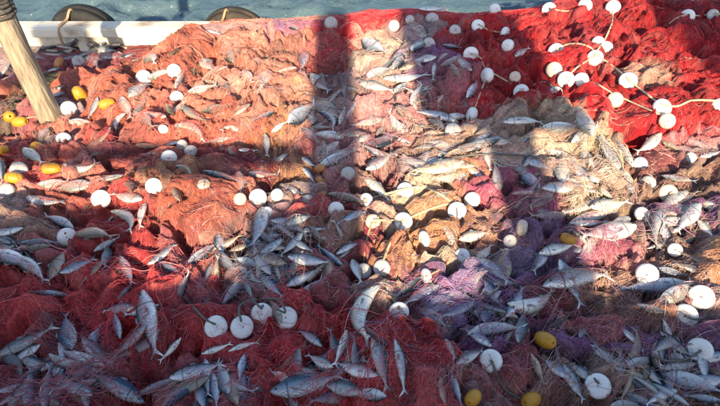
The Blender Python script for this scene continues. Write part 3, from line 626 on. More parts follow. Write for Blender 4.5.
# ---------------------------------------------------------------- floats (px, py, size, kind, facing)
# kind: w white, d dimmed white, t stained, y yellow, o orange cork; facing: f face on, e edge on, s slanting
FLOATS = [(79, 62, 15, 'd', 's'), (144, 78, 17, 'w', 'f'), (174, 71, 15, 'w', 's'), (177, 98, 15, 'w', 'f'), (80, 95, 15, 'y', 's'), (107, 104, 13, 'y', 's'), (59, 63, 10, 'o', 's'), (69, 109, 17, 'w', 'f'), (64, 140, 16, 'w', 's'),
          (169, 158, 17, 'w', 'f'), (101, 199, 20, 'w', 'f'), (154, 186, 18, 'w', 's'), (10, 117, 14, 'y', 's'), (20, 122, 13, 'y', 's'), (39, 149, 14, 'y', 's'), (52, 169, 15, 'y', 's'), (2, 150, 10, 'y', 's'), (14, 178, 14, 'y', 's'),
          (19, 170, 18, 'd', 'f'), (7, 191, 17, 'd', 's'), (163, 130, 11, 'w', 's'), (191, 152, 15, 'd', 'f'), (182, 145, 11, 'd', 's'), (258, 198, 20, 'w', 'f'), (277, 195, 14, 'w', 's'), (204, 185, 10, 't', 's'),
          (240, 199, 10, 't', 's'), (320, 168, 10, 'o', 's'), (320, 182, 10, 'o', 's'), (322, 195, 9, 'o', 's'), (348, 174, 16, 'd', 'f'), (308, 201, 14, 'd', 's'), (336, 210, 18, 'w', 'f'), (267, 213, 12, 'w', 's'),
          (67, 237, 20, 'w', 'f'), (216, 327, 25, 'w', 's'), (242, 327, 25, 'w', 's'), (262, 314, 24, 'w', 'f'), (286, 318, 25, 'w', 'f'), (399, 312, 22, 'w', 'f'), (491, 361, 25, 'w', 's'), (473, 398, 17, 'y', 's'), (531, 400, 18, 'y', 's'),
          (545, 340, 19, 'y', 's'), (598, 386, 27, 'w', 'f'), (685, 316, 26, 'w', 'f'), (700, 350, 26, 'w', 'f'), (676, 361, 18, 'd', 'f'), (642, 214, 16, 'w', 's'), (647, 274, 23, 'w', 's'), (701, 297, 26, 'w', 's'), (675, 250, 12, 'w', 's'),
          (568, 239, 13, 'y', 's'), (403, 222, 21, 'w', 's'), (424, 239, 18, 'w', 'e'), (457, 211, 20, 'w', 's'), (472, 200, 18, 'w', 'f'), (462, 256, 17, 'w', 's'), (426, 277, 19, 'w', 'e'), (382, 268, 19, 'd', 'f'), (364, 271, 17, 'd', 'f'),
          (373, 222, 17, 't', 's'), (510, 241, 14, 'd', 's'), (522, 228, 18, 't', 'e'), (405, 191, 19, 'w', 'f'), (366, 200, 15, 'w', 's'), (472, 115, 17, 'w', 'e'), (453, 131, 18, 'd', 's'), (640, 164, 15, 'w', 's'), (668, 193, 19, 't', 'f'),
          (648, 183, 16, 'd', 's'), (667, 121, 17, 't', 'f'), (662, 108, 20, 'w', 's'), (615, 100, 17, 't', 's'), (719, 106, 16, 'w', 's'), (691, 158, 13, 'd', 's'), (549, 10, 16, 'w', 'f'), (585, 6, 15, 'w', 's'), (613, 8, 20, 'w', 's'),
          (556, 52, 18, 'w', 'f'), (598, 43, 14, 'w', 's'), (606, 48, 14, 'w', 's'), (595, 58, 17, 'w', 'f'), (554, 70, 17, 't', 'f'), (566, 80, 18, 'w', 'f'), (581, 80, 16, 'w', 's'), (556, 93, 14, 'w', 's'), (628, 81, 19, 'w', 's'),
          (687, 17, 16, 'w', 's'), (713, 15, 12, 'd', 's'), (394, 26, 12, 'w', 'f'), (432, 20, 15, 'd', 's'), (455, 31, 13, 'd', 's'), (429, 44, 13, 'd', 'f'), (471, 55, 17, 'w', 'f'), (487, 76, 17, 'w', 'e'), (478, 26, 14, 'w', 's'),
          (505, 35, 17, 'w', 'e'), (508, 46, 14, 'w', 's'), (521, 92, 17, 'w', 's'), (515, 77, 12, 't', 's'), (410, 20, 10, 'd', 's'), (331, 24, 15, 'd', 's'), (495, 10, 13, 'w', 's')]
def lathe(name, prof, mat, seg=28):
    verts, faces = [], []
    n = len(prof)
    for k in range(seg):
        a = 2 * math.pi * k / seg
        for r, z in prof: verts.append((r * math.cos(a), r * math.sin(a), z))
    for k in range(seg):
        for i in range(n):
            faces.append((k * n + i, ((k + 1) % seg) * n + i, ((k + 1) % seg) * n + (i + 1) % n, k * n + (i + 1) % n))
    return mesh_from(name, verts, faces, mat)
def disc_profile(thick, belly):
    # closed loop: bore, then a cheek that bulges by `belly`, then the rounded rim
    out = [(.024, -thick * .8), (.024, thick * .8), (.04, thick)]
    for a in np.linspace(math.pi / 2 - .12, -math.pi / 2 + .12, 15):
        out.append((.5 * max(0, math.cos(a)) ** belly, math.copysign(abs(math.sin(a)) ** .85, a) * thick))
    out.append((.05, -thick))
    return out
FM = {}
for kd, mt in (('w', M_whitefloat), ('d', M_dullfloat), ('t', M_tanfloat)):
    FM[kd] = [lathe('float', disc_profile(t, b), mt) for t, b in ((.16, .40), (.19, .43), (.23, .5), (.27, .6), (.31, .7))]
egg = [(.05, -.46), (.05, .46)] + [(.05 + .27 * math.cos(a) ** .75, .47 * math.sin(a)) for a in [math.pi / 2 * (1 - i / 6) - .08 * (1 - i / 6) for i in range(13)]]
egg = [(.05, -.46), (.05, .46)] + [(.05 + .29 * max(0, math.cos(a)) ** .7, .48 * math.sin(a)) for a in np.linspace(1.45, -1.45, 13)]
FM['y'] = [lathe('float', egg, M_yellow)]
FM['o'] = [lathe('float', egg, M_orange)]
HOLE_PLUG = lathe('bore_plug', [(.0, -.14), (.0, .14), (.022, .135), (.022, -.135)], M_holeshade, 14)  # dark plug: shade inside the hole put into its colour
toward_cam = lambda p: (Vector((0, 0, CAM_Z)) - Vector(p)).normalized()
float_list = []
for px, py, sz, kd, fc in FLOATS:
    p = on_heap(px, py)
    dep = p[1] * CP - (p[2] - CAM_Z) * SP
    dia = sz / FPX * dep
    if kd in 'wdt': dia = min(.118, max(.065, dia * .93))
    vdir = toward_cam(p)
    lift = dia * (.16 if fc == 'f' else .28)
    c = Vector(p) + vdir * lift
    if kd in 'yo':
        axis = Vector((random.uniform(-1, 1), random.uniform(-.6, .6), random.uniform(-.2, .5))).normalized()
        dia *= 1.25
    elif fc == 'f': axis = (vdir + Vector((random.gauss(0, .18), random.gauss(0, .12), random.gauss(0, .15)))).normalized()
    elif fc == 's':
        axis = (vdir + Vector((random.uniform(-.75, .75), random.uniform(-.2, .2), random.uniform(-.1, .75)))).normalized()
    else:
        axis = (Vector((random.choice((-1, 1)), random.uniform(-.3, .3), random.uniform(-.3, .3))) + vdir * .35).normalized()
    rot = axis.to_track_quat('Z', 'Y').to_matrix().to_4x4()
    me = random.choice(FM[kd][:2] if py > 285 or fc == 'f' and random.random() < .35 else FM[kd][-3:])
    o = link('net_float', me)
    o.matrix_world = Matrix.Translation(c) @ rot @ Matrix.Rotation(random.uniform(0, 6.28), 4, 'Z') @ Matrix.Diagonal((dia, dia, dia, 1))
    if kd in 'wdt':
        h = link('bore_plug', HOLE_PLUG, o)
    float_list.append((o, px, py, sz, kd, fc))
    footprints.append((c.x, c.y, 0, dia * .42, dia * .42, c.z - dia * .05, dia * .3, 0, .1))

# small fish filling the gaps
taken = [f['px'] for f in fish_list] + [(f[1], f[2]) for f in float_list]
tries = 0
HAND_N = len(fish_list)
BUNCH = [(60, 375, 70, 30, 3), (270, 255, 70, 35, 3.5), (90, 55, 50, 8, 2.2), (640, 372, 90, 35, 3.5), (490, 300, 70, 35, 2), (210, 388, 50, 18, 1.5), (330, 130, 30, 70, 2.5), (590, 190, 80, 50, 3), (410, 100, 60, 60, 2), (150, 110, 90, 50, 2), (440, 160, 60, 25, 1.5), (240, 80, 60, 40, 1.2), (20, 250, 40, 25, 1.2), (420, 50, 50, 40, 1.3), (340, 365, 40, 30, 1), (680, 240, 50, 70, 1.5), (360, 203, 360, 190, 5)]
def bunch_point(R):
    q = R.choices(BUNCH, weights=[b[4] for b in BUNCH])[0]
    return q[0] + R.gauss(0, .5) * q[2], q[1] + R.gauss(0, .5) * q[3]
while len(fish_list) < 298 and tries < 9000:
    tries += 1
    x, y = bunch_point(random)
    if not (2 < x < 718 and 26 < y < 402): continue
    if x < 205 and y < 70: continue
    if x > 535 and y < 120 and random.random() < .93: continue
    if 160 < x < 250 and 190 < y < 240: continue
    if 355 < x < 445 and 330 < y: continue
    if 75 < x < 145 and 65 < y < 115: continue
    if any((x - a) ** 2 + ((y - b) * 1.3) ** 2 < 12 ** 2 for a, b in taken): continue
    k = .72 + .6 * (y / 406)
    ln = random.uniform(27, 42) * k; an = random.gauss(0, .9) + random.choice((0, math.pi))
    dx, dy = math.cos(an) * ln / 2, math.sin(an) * ln / 2 * .8
    lit = y < 200 or (y < 260 and x > 360)  # paler skins picked in sun, darker in shade: light put into colour
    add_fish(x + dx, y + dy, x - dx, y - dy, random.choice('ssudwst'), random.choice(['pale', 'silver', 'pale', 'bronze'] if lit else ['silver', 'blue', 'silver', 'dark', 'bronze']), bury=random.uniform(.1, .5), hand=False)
    taken.append((x, y))

# ---------------------------------------------------------------- press the netting down round what lies in it, then build the nets
TOP = HEAP.copy()
for fx, fy, an, a, b, zc, th, slope, sink in footprints:
    R = a * 1.5 + .03
    i0, i1 = max(0, int((fx - R - GX[0]) / STEP)), min(NXg, int((fx + R - GX[0]) / STEP) + 2)
    j0, j1 = max(0, int((fy - R - GY[0]) / STEP)), min(NYg, int((fy + R - GY[0]) / STEP) + 2)
    if i1 <= i0 or j1 <= j0: continue
    dx, dy = XX[j0:j1, i0:i1] - fx, YY[j0:j1, i0:i1] - fy
    u, w = dx * math.cos(an) + dy * math.sin(an), -dx * math.sin(an) + dy * math.cos(an)
    r = np.sqrt((u / (a * 1.08)) ** 2 + (w / (b * 1.15 + .004)) ** 2)
    plane = zc + u * slope
    k = np.clip((1.45 - r) / .5, 0, 1); k = k * k * (3 - 2 * k)
    H = HEAP[j0:j1, i0:i1]
    H[:] = H * (1 - k) + np.minimum(H, plane - th * sink) * k
for fx, fy, an, a, b, zc, th, slope, sink in footprints:
    R = a * 1.1
    i0, i1 = max(0, int((fx - R - GX[0]) / STEP)), min(NXg, int((fx + R - GX[0]) / STEP) + 2)
    j0, j1 = max(0, int((fy - R - GY[0]) / STEP)), min(NYg, int((fy + R - GY[0]) / STEP) + 2)
    if i1 <= i0 or j1 <= j0: continue
    dx, dy = XX[j0:j1, i0:i1] - fx, YY[j0:j1, i0:i1] - fy
    u, w = dx * math.cos(an) + dy * math.sin(an), -dx * math.sin(an) + dy * math.cos(an)
    r2 = (u / a) ** 2 + (w / b) ** 2
    TOP[j0:j1, i0:i1] = np.maximum(TOP[j0:j1, i0:i1], np.where(r2 < 1, zc + u * slope + th * np.sqrt(np.clip(1 - r2, 0, 1)) + .002, -9))
# the many more that only show a back, a belly or a tail between the folds
def buried_fish(count):
    R = random.Random(77)
    V, F, FXs, FYs, MI, SK, SH = [], [], [], [], [], [], []
    names = ['silver', 'blue', 'pale', 'bronze', 'dark']; base = 0
    for _ in range(count):
        for _t in range(40):
            px, py = bunch_point(R)
            if not (-10 < px < 730 and 30 < py < 415): continue
            if px > 530 and py < 118 or (px < 215 and py < 46 and px > 130): continue
            if 165 < px < 245 and 195 < py < 238 or 80 < px < 140 and 68 < py < 108: continue
            if any((px - q[0]) ** 2 + (py - q[1]) ** 2 < (q[2] * .95) ** 2 for q in FLOATS): continue
            break
        p = on_heap(px, py, HEAP)
        me = R.choice(FV[R.choice('sssudwtUD')])[0]
        co = np.empty(len(me.vertices) * 3); me.vertices.foreach_get('co', co); co = co.reshape(-1, 3)
        ln = R.uniform(.14, .22)
        m = Matrix.Rotation(R.uniform(0, 6.28), 3, 'Z') @ Matrix.Rotation(R.gauss(0, .3), 3, 'Y') @ Matrix.Rotation(R.gauss(-.1, .5), 3, 'X')
        nz = normal_at(p[0], p[1]).to_track_quat('Z', 'Y').to_matrix()
        W = co @ np.array(nz @ m).T * ln + np.array([p[0], p[1], float(sample(HEAP, p[0], p[1])) + R.uniform(-.012, .008)])
        V.append(W)
        iu = np.clip(((W[:, 0] - GX[0]) / STEP).astype(int), 1, NXg - 2); ju = np.clip(((W[:, 1] - GY[0]) / STEP).astype(int), 1, NYg - 2)
        for da in (-1, 0, 1):
            for db in (-1, 0, 1): np.maximum.at(TOP, (ju + da, iu + db), W[:, 2])
        SK.append(co + np.array([R.random(), R.random(), R.random()]) * 5); SH.append(np.full(len(co), R.uniform(.45, 1.05), np.float32))
        lit = py < 205 or (py < 270 and px > 360)  # sunlit spots draw the paler skins, shaded ones the darker
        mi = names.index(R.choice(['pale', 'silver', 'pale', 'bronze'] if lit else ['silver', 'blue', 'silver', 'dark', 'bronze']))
        for pl in me.polygons: F.append([base + v for v in pl.vertices]); MI.append(mi)
        a = np.empty(len(co), np.float32); me.attributes['fx'].data.foreach_get('value', a); FXs.append(a.copy())
        me.attributes['fy'].data.foreach_get('value', a); FYs.append(a.copy())
        base += len(co)
    me = bpy.data.meshes.new('small_fish'); me.from_pydata(np.concatenate(V).tolist(), [], F); smooth(me)
    for k in names: me.materials.append(FISH_MATS[k])
    me.polygons.foreach_set('material_index', np.array(MI, np.int32))
    for nm, dat in (('fx', FXs), ('fy', FYs)):
        me.attributes.new(nm, 'FLOAT', 'POINT').data.foreach_set('value', np.concatenate(dat))
    me.attributes.new('skin', 'FLOAT_VECTOR', 'POINT').data.foreach_set('vector', np.concatenate(SK).astype(np.float32).ravel())
    me.attributes.new('shade', 'FLOAT', 'POINT').data.foreach_set('value', np.concatenate(SH))
    tag(link('small_fish', me), 'mass of small fish showing only in part between the net folds', 'fish', kind='stuff')
buried_fish(440)
TOP = np.maximum(TOP, HEAP)

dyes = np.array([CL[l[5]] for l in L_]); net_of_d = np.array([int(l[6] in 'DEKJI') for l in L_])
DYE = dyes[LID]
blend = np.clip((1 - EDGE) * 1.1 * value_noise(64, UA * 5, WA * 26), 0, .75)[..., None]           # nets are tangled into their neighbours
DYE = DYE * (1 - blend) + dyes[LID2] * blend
for sd, tint, amt in ((65, (.46, .38, .32), .42), (66, (.20, .07, .08), .5), (67, (.55, .20, .17), .4)):
    k = np.clip((value_noise(sd, UA * 3 + sd, WA * 17) * .6 + value_noise(sd + 20, XX * 6, YY * 6) * .4 - .56) * 5, 0, 1)[..., None] * amt
    k = k * np.where(net_of_d[LID] == 1, .35, 1.0)[..., None]                                      # the scarlet net is newer and cleaner
    DYE = DYE * (1 - k) + np.array(tint) * k
vr = .55 + .6 * value_noise(61, XX * 5, YY * 5) + .3 * value_noise(63, UA * 9, WA * 40)
DYE = DYE * vr[..., None]
g = (value_noise(62, UA * 6, WA * 24) - .5)[..., None]                     # faded and fresh twine lie side by side
DYE = np.clip(DYE + g * np.array([.14, .08, .06]) * (DYE.max(-1, keepdims=True) + .1), .005, .8)
net_of = np.array([list(NETS).index(l[6]) for l in L_])
NET = net_of[LID]

half = 1.55 + .78 * YY
inside = np.abs(XX) < half
nid_face = NET[:-1, :-1]
ok = inside[:-1, :-1] & inside[1:, 1:] & inside[:-1, 1:] & inside[1:, :-1]
net_objs = []
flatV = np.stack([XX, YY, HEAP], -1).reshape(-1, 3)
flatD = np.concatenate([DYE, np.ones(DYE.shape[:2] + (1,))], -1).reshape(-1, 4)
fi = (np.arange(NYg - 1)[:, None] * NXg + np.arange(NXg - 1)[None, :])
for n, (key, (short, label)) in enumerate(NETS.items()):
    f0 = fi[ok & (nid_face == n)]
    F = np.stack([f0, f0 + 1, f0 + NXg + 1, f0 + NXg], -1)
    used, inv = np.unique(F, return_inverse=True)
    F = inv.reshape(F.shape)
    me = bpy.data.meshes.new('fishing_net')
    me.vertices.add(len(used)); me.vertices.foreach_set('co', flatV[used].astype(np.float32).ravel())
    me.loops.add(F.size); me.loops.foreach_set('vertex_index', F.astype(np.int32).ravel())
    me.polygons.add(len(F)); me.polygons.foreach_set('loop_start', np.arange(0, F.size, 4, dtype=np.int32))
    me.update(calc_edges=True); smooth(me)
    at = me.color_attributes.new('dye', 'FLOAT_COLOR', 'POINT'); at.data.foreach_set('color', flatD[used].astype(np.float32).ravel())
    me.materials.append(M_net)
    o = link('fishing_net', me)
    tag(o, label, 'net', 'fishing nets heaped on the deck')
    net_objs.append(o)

# loose twine of every net, following its folds and passing over the fish here and there
def grow_twine(count, npts, step, spread, wander, lift, over_p, radius, seed, dens=None, lighten=1.0):
    r = np.random.default_rng(seed)
    y = .45 + 4.45 * r.random(count * 3) ** .9; x = (r.random(count * 3) * 2 - 1) * (1.2 + .72 * y)
    keep = np.ones(len(x), bool)
    if dens is not None: keep &= r.random(len(x)) < dens(x, y)
    keep &= ~((y > 4.55) & (x < -1.25))
    x, y = x[keep][:count], y[keep][:count]
    m = len(x)
    nid = nearest(NET, x, y); dye = nearest(DYE, x, y)
    th = nearest(TH, x, y) + r.normal(0, spread, m) + np.where(r.random(m) < .5, 0, np.pi)
    fam = np.where(r.random(m) < .5, .42, -.42); th = th + fam * (r.random(m) < .6)
    over = r.random(m) < over_p
    kap = r.normal(0, wander, m)
    ph, fq, am = r.random(m) * 6.28, r.uniform(.3, .9, m), r.random(m) ** 2 * lift
    P = np.zeros((m, npts, 3))
    for i in range(npts):
        h = np.where(over, sample(TOP, x, y), sample(HEAP, x, y))
        P[:, i, 0], P[:, i, 1] = x, y
        P[:, i, 2] = h + radius + am * (.5 + .5 * np.sin(ph + fq * i)) + .001
        kap = kap * .85 + r.normal(0, wander, m) * .6
        th = th + kap
        st = step * r.uniform(.7, 1.3, m)
        x = x + np.cos(th) * st; y = y + np.sin(th) * st
    bad = (P[:, :, 1].max(1) > 5.05) | ((P[:, :, 1].max(1) > 4.66) & (P[:, :, 0].min(1) < -1.2))
    P, nid, dye = P[~bad], nid[~bad], dye[~bad]
    m = len(P)
    P[:, 1:-1, 2] = .25 * P[:, :-2, 2] + .5 * P[:, 1:-1, 2] + .25 * P[:, 2:, 2]
    shade = r.uniform(.6, 1.5, m)[:, None] * lighten
    dye = np.clip(dye * shade + r.uniform(0, .05, m)[:, None], 0, .8)
    odd = r.random(m)
    dye = np.where((odd < .045)[:, None], dye * .35 + np.array([.48, .36, .29]) * .65 * (.35 + .6 * r.random(m))[:, None], dye)  # a few paler strands: glint of the twine put into the dye
    dye = np.where((odd > .92)[:, None], dye * .3, dye)
    rad = np.full((m, npts), radius) * r.uniform(.7, 1.4, m)[:, None]
    rad[:, 0] *= .4; rad[:, -1] *= .4
    return P, nid, dye, rad
batches = [grow_twine(7000, 22, .022, .35, .08, .006, .10, .0006, 101),
           grow_twine(7000, 16, .012, 1.2, .30, .010, .08, .00055, 102),
           grow_twine(4000, 22, .026, .30, .08, .008, .3, .0007, 103),
           grow_twine(4000, 16, .016, .5, .18, .007, .10, .0005, 104, dens=lambda x, y: np.clip(1.8 - y * .6, 0, 1)),
           grow_twine(500, 26, .03, .4, .10, .010, .3, .0015, 105, lighten=.8)]

# the diamond mesh itself: two crossing families of twine, warped together so that cells stay cells
FLOATM = np.zeros(XX.shape, bool)
for fx, fy, an, a, b, zc, th, slope, sink in footprints[HAND_N:HAND_N + len(FLOATS)]:
    i0, i1 = max(0, int((fx - a * 1.3 - GX[0]) / STEP)), min(NXg, int((fx + a * 1.3 - GX[0]) / STEP) + 2)
    j0, j1 = max(0, int((fy - a * 1.5 - GY[0]) / STEP)), min(NYg, int((fy + a * 1.3 - GY[0]) / STEP) + 2)
    if i1 > i0 and j1 > j0: FLOATM[j0:j1, i0:i1] = True
TOPB = blur(TOP, 1); HEAPB = HEAP
def lattice(spacing, radius, A, seed, lift, keep=None, ds=.013):
    r = np.random.default_rng(seed)
    out = {}
    for li in range(len(L_)):
        jj, ii = np.nonzero(LID[::3, ::3] == li)
        if len(jj) == 0: continue
        x0, y0 = GX[ii * 3], GY[jj * 3]
        vis = np.abs(x0) < 1.55 + .78 * y0
        if not vis.any(): continue
        x0, y0 = x0[vis], y0[vis]; cx, cy = x0.mean(), y0.mean()
        al = r.uniform(.28, .62); sp = spacing * r.uniform(.8, 1.35); base = L_ang[li] + r.normal(0, .25)
        for sg in (-1, 1):
            ph = base + sg * al
            t, n = np.array([math.cos(ph), math.sin(ph)]), np.array([-math.sin(ph), math.cos(ph)])
            sa, qa = (x0 - cx) * t[0] + (y0 - cy) * t[1], (x0 - cx) * n[0] + (y0 - cy) * n[1]
            q = np.arange(qa.min() - .08, qa.max() + .08, sp); q = q + r.normal(0, sp * .12, len(q))
            sv = np.arange(sa.min() - .08, sa.max() + .08, ds)
            Q, S = np.meshgrid(q, sv, indexing='ij')
            px, py = cx + S * t[0] + Q * n[0], cy + S * t[1] + Q * n[1]
            wx = .10 * (value_noise(seed + 1, px * 5, py * 5) - .5) + .045 * (value_noise(seed + 2, px * 14, py * 14) - .5) + .012 * (value_noise(seed + 5, px * 45, py * 45) - .5)
            wy = .10 * (value_noise(seed + 3, px * 5, py * 5) - .5) + .045 * (value_noise(seed + 4, px * 14, py * 14) - .5) + .012 * (value_noise(seed + 6, px * 45, py * 45) - .5)
            px, py = px + wx, py + wy
            ok = (nearest(LID, px, py) == li) & (py < 4.98) & (py > .3) & ~((py > 4.6) & (px < -1.42))
            if keep is not None: ok &= keep(px, py)
            pz = sample(A, px, py) + radius + lift * value_noise(seed + 7, px * 30, py * 30)
            dy = nearest(DYE, px, py)
            for k in range(len(q)):
                o = ok[k]
                if o.sum() < 4: continue
                e = np.flatnonzero(np.diff(np.concatenate([[0], o.astype(np.int8), [0]])))
                for a, b in zip(e[::2], e[1::2]):
                    if b - a < 4: continue
                    d = out.setdefault(int(net_of[li]), ([], [], [], []))
                    d[0].append(int(b - a)); d[1].append(np.stack([px[k, a:b], py[k, a:b], pz[k, a:b]], -1))
                    sh = r.uniform(.75, 1.45)
                    d[2].append(np.clip(dy[k, a:b] * sh + .02, 0, .85)); d[3].append(np.full(b - a, radius * r.uniform(.8, 1.25)))
    return out
veil = lambda x, y: (value_noise(71, x * 3.2, y * 3.2) + .25 * value_noise(72, x * 11, y * 11) > .56) & ~nearest(FLOATM, x, y)
lats = [lattice(.0085, .00055, HEAPB, 300, .004), lattice(.011, .00055, TOPB, 330, .004, veil), lattice(.018, .0006, TOPB, 360, .012, lambda x, y: (value_noise(73, x * 2.6 + 9, y * 2.6) > .6) & ~nearest(FLOATM, x, y))]
for n, no in enumerate(net_objs):
    sizes, pts, cols, rads = [], [], [], []
    for P, nid, dye, rad in batches:
        k = nid == n
        if not k.any(): continue
        sizes += [P.shape[1]] * int(k.sum())
        pts.append(P[k].reshape(-1, 3)); rads.append(rad[k].ravel())
        cols.append(np.repeat(np.concatenate([dye[k], np.ones((int(k.sum()), 1))], 1), P.shape[1], 0))
    for lt in lats:
        if n in lt:
            a, b, c, d = lt[n]
            sizes += a; pts += b; rads += d
            cols += [np.concatenate([q, np.ones((len(q), 1))], 1) for q in c]
    if not sizes: continue
    cu = bpy.data.hair_curves.new('twine')
    cu.add_curves(sizes)
    cu.attributes['position'].data.foreach_set('vector', np.concatenate(pts).astype(np.float32).ravel())
    (cu.attributes.get('radius') or cu.attributes.new('radius', 'FLOAT', 'POINT')).data.foreach_set('value', np.concatenate(rads).astype(np.float32))
    cu.attributes.new('dye', 'FLOAT_COLOR', 'POINT').data.foreach_set('color', np.concatenate(cols).astype(np.float32).ravel())
    cu.materials.append(M_twine)
    tag(link('twine', cu, no), kind='stuff')
scene.cycles_curves.shape = 'RIBBONS'

# ---------------------------------------------------------------- fish objects, each told apart by skin, pose and net
def net_short(px, py):
    p = on_heap(px, py)
    return list(NETS.values())[int(nearest(NET, p[0], p[1]))][0]
skin_word = {'silver': 'silver', 'blue': 'blue-backed', 'pale': 'pale', 'bronze': 'bronze', 'dark': 'dark'}
groups = {}
for f in fish_list:
    me, eye, dors, pect, anal = random.choice(FV[f['shape']])
    o = link('fish', me)
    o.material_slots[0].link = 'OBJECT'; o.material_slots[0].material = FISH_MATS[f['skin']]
    o.matrix_world = Matrix.Translation(f['c']) @ f['m'].to_4x4() @ Matrix.Scale(f['ln'], 4)
    if f['plen'] > 17: link('eye', eye, o)
    if f['plen'] > 24:
        link('dorsal_fin', dors, o); link('pectoral_fin', pect, o)
    if f['plen'] > 34: link('anal_fin', anal, o)
    hd = f['hd']
    way = ('head to the right' if hd[0] > 0 else 'head to the left') if abs(hd[0]) > abs(hd[1]) else ('head to the front' if hd[1] > 0 else 'head to the sea')
    pose = {'U': 'curled ', 'D': 'curled ', 'w': 'plump ', 't': 'slim '}.get(f['shape'], '')
    size = 'long ' if f['plen'] > 50 else ('' if f['hand'] else 'half buried ')
    groups.setdefault((size + pose + skin_word[f['skin']], way, net_short(*f['px'])), []).append((f['px'][0], o))
for (look, way, net), lst in groups.items():
    lst.sort(key=lambda t: t[0])
    for i, (x, o) in enumerate(lst):
        lab = f'{look} fish, {way}, in the {net}'
        if len(lst) > 1: lab += f', {ORD[i]} from left'
        tag(o, lab, 'fish', 'fish caught in the nets')
groups = {}
for o, px, py, sz, kd, fc in float_list:
    look = {'w': 'white', 'd': 'dim grey', 't': 'stained beige', 'y': 'yellow', 'o': 'small orange'}[kd]
    shp = 'egg-shaped' if kd in 'yo' else {'f': 'disc', 's': 'tilted disc', 'e': 'edge-on disc'}[fc]
    groups.setdefault((look, shp, net_short(px, py)), []).append((px, o))
for (look, shp, net), lst in groups.items():
    lst.sort(key=lambda t: t[0])
    for i, (x, o) in enumerate(lst):
        lab = f'{look} {shp} float on the {net}'
        if len(lst) > 1: lab += f', {ORD[i]} from left'
        tag(o, lab, 'float', 'net floats')

# ---------------------------------------------------------------- ropes
def rope(pix, rad, mat, label, lift=.02):
    fl = spline([(px, py, 0) for px, py in pix], 10)
    s = [Vector(on_heap(p.x, p.y, blur_top)) for p in fl]
    for p in s: p.z += lift * .35 + rad
    for _ in range(3):
        s = [s[0]] + [(s[i - 1] + s[i] * 2 + s[i + 1]) / 4 for i in range(1, len(s) - 1)] + [s[-1]]
    o = link('float_rope', tube_mesh('float_rope', s, rad, mat, 7))
    tag(o, label, 'rope', 'float ropes')
blur_top = blur(TOP, 2)
rope([(612, 12), (611, 26), (604, 42), (596, 56), (608, 66), (622, 77), (632, 86), (646, 97), (660, 107), (676, 109), (692, 103), (722, 104)], .0065, M_creamrope, 'cream rope running through the floats across the scarlet net', .035)
rope([(556, 52), (565, 47), (578, 46), (590, 50), (596, 58)], .006, M_creamrope, 'short cream rope arching from a white float to the knot of floats', .03)
rope([(566, 80), (576, 70), (588, 62), (596, 57)], .006, M_creamrope, 'short cream rope between two white floats in the scarlet heap', .03)
rope([(581, 80), (597, 86), (612, 95), (640, 108), (664, 118)], .005, M_creamrope, 'thin slack cream rope hanging below the main float rope')
rope([(549, 10), (562, 13), (574, 12), (585, 6)], .005, M_creamrope, 'cream rope between the two floats nearest the sea', .03)
rope([(556, 93), (545, 84), (530, 88), (521, 92)], .005, M_creamrope, 'cream rope joining low floats at the near edge of the scarlet net', .03)
rope([(668, 26), (676, 20), (687, 17), (700, 18), (713, 15), (724, 18)], .005, M_creamrope, 'cream rope in the shaded far corner of the scarlet net', .03)
rope([(478, 26), (488, 32), (497, 34), (505, 35), (508, 46)], .005, M_creamrope, 'cream rope through floats on the rail net', .03)
rope([(487, 76), (480, 95), (473, 113), (464, 128)], .0055, M_creamrope, 'cream rope joining two edge-on floats beside the mauve net')
rope([(471, 55), (481, 60), (485, 70), (500, 79), (520, 91)], .005, M_creamrope, 'cream rope from round float down to the scarlet net')
rope([(364, 202), (385, 196), (404, 191), (420, 189), (436, 194), (450, 203)], .006, M_creamrope, 'cream rope through the upper floats on the amber net')
rope([(373, 222), (388, 222), (403, 222), (422, 214), (446, 206), (458, 210)], .006, M_creamrope, 'cream rope through the lower floats on the amber net')
rope([(403, 222), (396, 235), (388, 250), (382, 266)], .006, M_creamrope, 'cream rope dropping from white float into the shade')
rope([(372, 224), (368, 236), (365, 250), (364, 268)], .005, M_tanrope, 'tan rope beside the maroon folds in the centre')
rope([(184, 298), (196, 311), (206, 321), (216, 326)], .0048, M_darkrope, 'dark rope running down to the slanted front float')
rope([(242, 325), (240, 310), (252, 304), (262, 312)], .005, M_darkrope, 'dark rope looping between the two middle front floats', .06)
rope([(262, 312), (268, 303), (280, 304), (286, 316), (276, 312)], .0048, M_darkrope, 'dark rope looping over the round front float', .06)
rope([(66, 235), (74, 224), (82, 215), (90, 206)], .0048, M_darkrope, 'dark rope rising from the grey disc on the crimson net')
rope([(491, 362), (496, 375), (503, 389), (514, 397), (528, 404)], .0048, M_darkrope, 'thick dark rope below the tilted float at the front')
rope([(598, 385), (588, 374), (577, 363), (566, 352), (558, 340)], .0048, M_darkrope, 'thick dark rope slanting up from the large front disc')
rope([(399, 310), (394, 303), (388, 297)], .006, M_tanrope, 'short tan rope above the disc beside the red bundle')
rope([(24, 121), (38, 119), (49, 127), (50, 137), (42, 142), (34, 136), (38, 127), (48, 124), (54, 134)], .006, M_tanrope, 'coiled tan rope at the foot of the timber post', .03)
rope([(685, 318), (694, 321), (703, 319), (712, 312)], .005, M_darkrope, 'dark rope end across the shaded disc near the brown net')
rope([(700, 352), (690, 358), (680, 362), (664, 362), (650, 356)], .0048, M_darkrope, 'dark rope between two discs at the front corner')
rope([(426, 278), (438, 272), (446, 264)], .005, M_tanrope, 'short tan rope above the capsule-like float')
rope([(430, 168), (456, 159), (486, 156), (520, 157), (548, 160)], .005, M_darkrope, 'taut dark rope lying across the golden net')

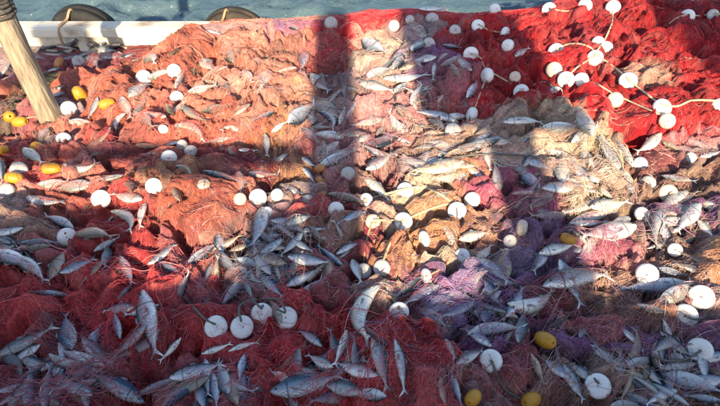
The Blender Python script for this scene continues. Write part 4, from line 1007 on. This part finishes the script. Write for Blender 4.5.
# ---------------------------------------------------------------- timber post
post_pts, post_r, wob = [], [], []
r0 = random.Random(5)
for i in range(22):
    t = i / 21
    z = .42 + t * 1.5
    post_pts.append((-2.11 - .13 * t + .006 * math.sin(t * 9), 3.18 + .19 * t, z)); post_r.append(.077 - .006 * t)
    wob.append([.05 * math.sin(k * 2.1 + 1.3) + r0.uniform(-.025, .025) for k in range(14)])
post = link('timber_post', tube_mesh('timber_post', post_pts, post_r, M_wood, 14, wob))
tag(post, 'weathered round timber post standing up through the nets near the gunwale', 'post')
for i, zz in enumerate((1.36, 1.385, 1.41, 1.435, 1.46, 1.485, 1.51)):
    t = (zz - .42) / 1.5
    cx, cy = -2.11 - .13 * t, 3.18 + .19 * t
    ring = [(cx + 0.078 * math.cos(a), cy + .078 * math.sin(a), zz + .008 * math.sin(a + i)) for a in np.linspace(0, 2 * math.pi, 25)]
    link('rope_wrap', tube_mesh('rope_wrap', ring, .013, M_wraprope, 6), post)

# ---------------------------------------------------------------- tyre fenders
def tyre(px, mat, label, zc):
    prof = [(.17, -.07), (.19, -.095), (.26, -.10), (.315, -.085), (.335, -.05), (.327, -.045), (.327, -.03), (.34, -.028), (.34, .028), (.327, .03), (.327, .045), (.335, .05), (.315, .085), (.26, .10), (.19, .095), (.17, .07), (.2, .05), (.27, .06), (.27, -.06), (.2, -.05)]
    me = lathe('tyre_fender', prof, mat, 48)
    d = pix_dir(px, 18)
    o = link('tyre_fender', me)
    o.location = (d[0] * (5.0 / d[1]), 5.0, zc); o.rotation_euler = (math.pi / 2, random.uniform(0, 3), random.uniform(-.05, .05))
    tag(o, label, 'tyre', 'tyre fenders')
    return o
t1 = tyre(81, M_rubber, 'black tyre fender hung outside the bare gunwale', .298)
t2 = tyre(233, M_rubber_b, 'brown salt-stained tyre fender behind the orange net', .275)
for tx in (t1, t2):
    lx = tx.location.x
    s = spline([(lx - .02, 5.02, .47), (lx - .03, 4.93, .63), (lx - .06, 4.86, .572), (lx - .08, 4.74, .566), (lx - .09, 4.69, .50), (lx - .085, 4.69, .40)], 8)
    hp = link('lashing_rope', tube_mesh('lashing_rope', s, .012, M_tanrope, 7))
    tag(hp, 'rope lashing that holds the ' + ('black' if tx is t1 else 'brown') + ' tyre to the rail', 'rope')
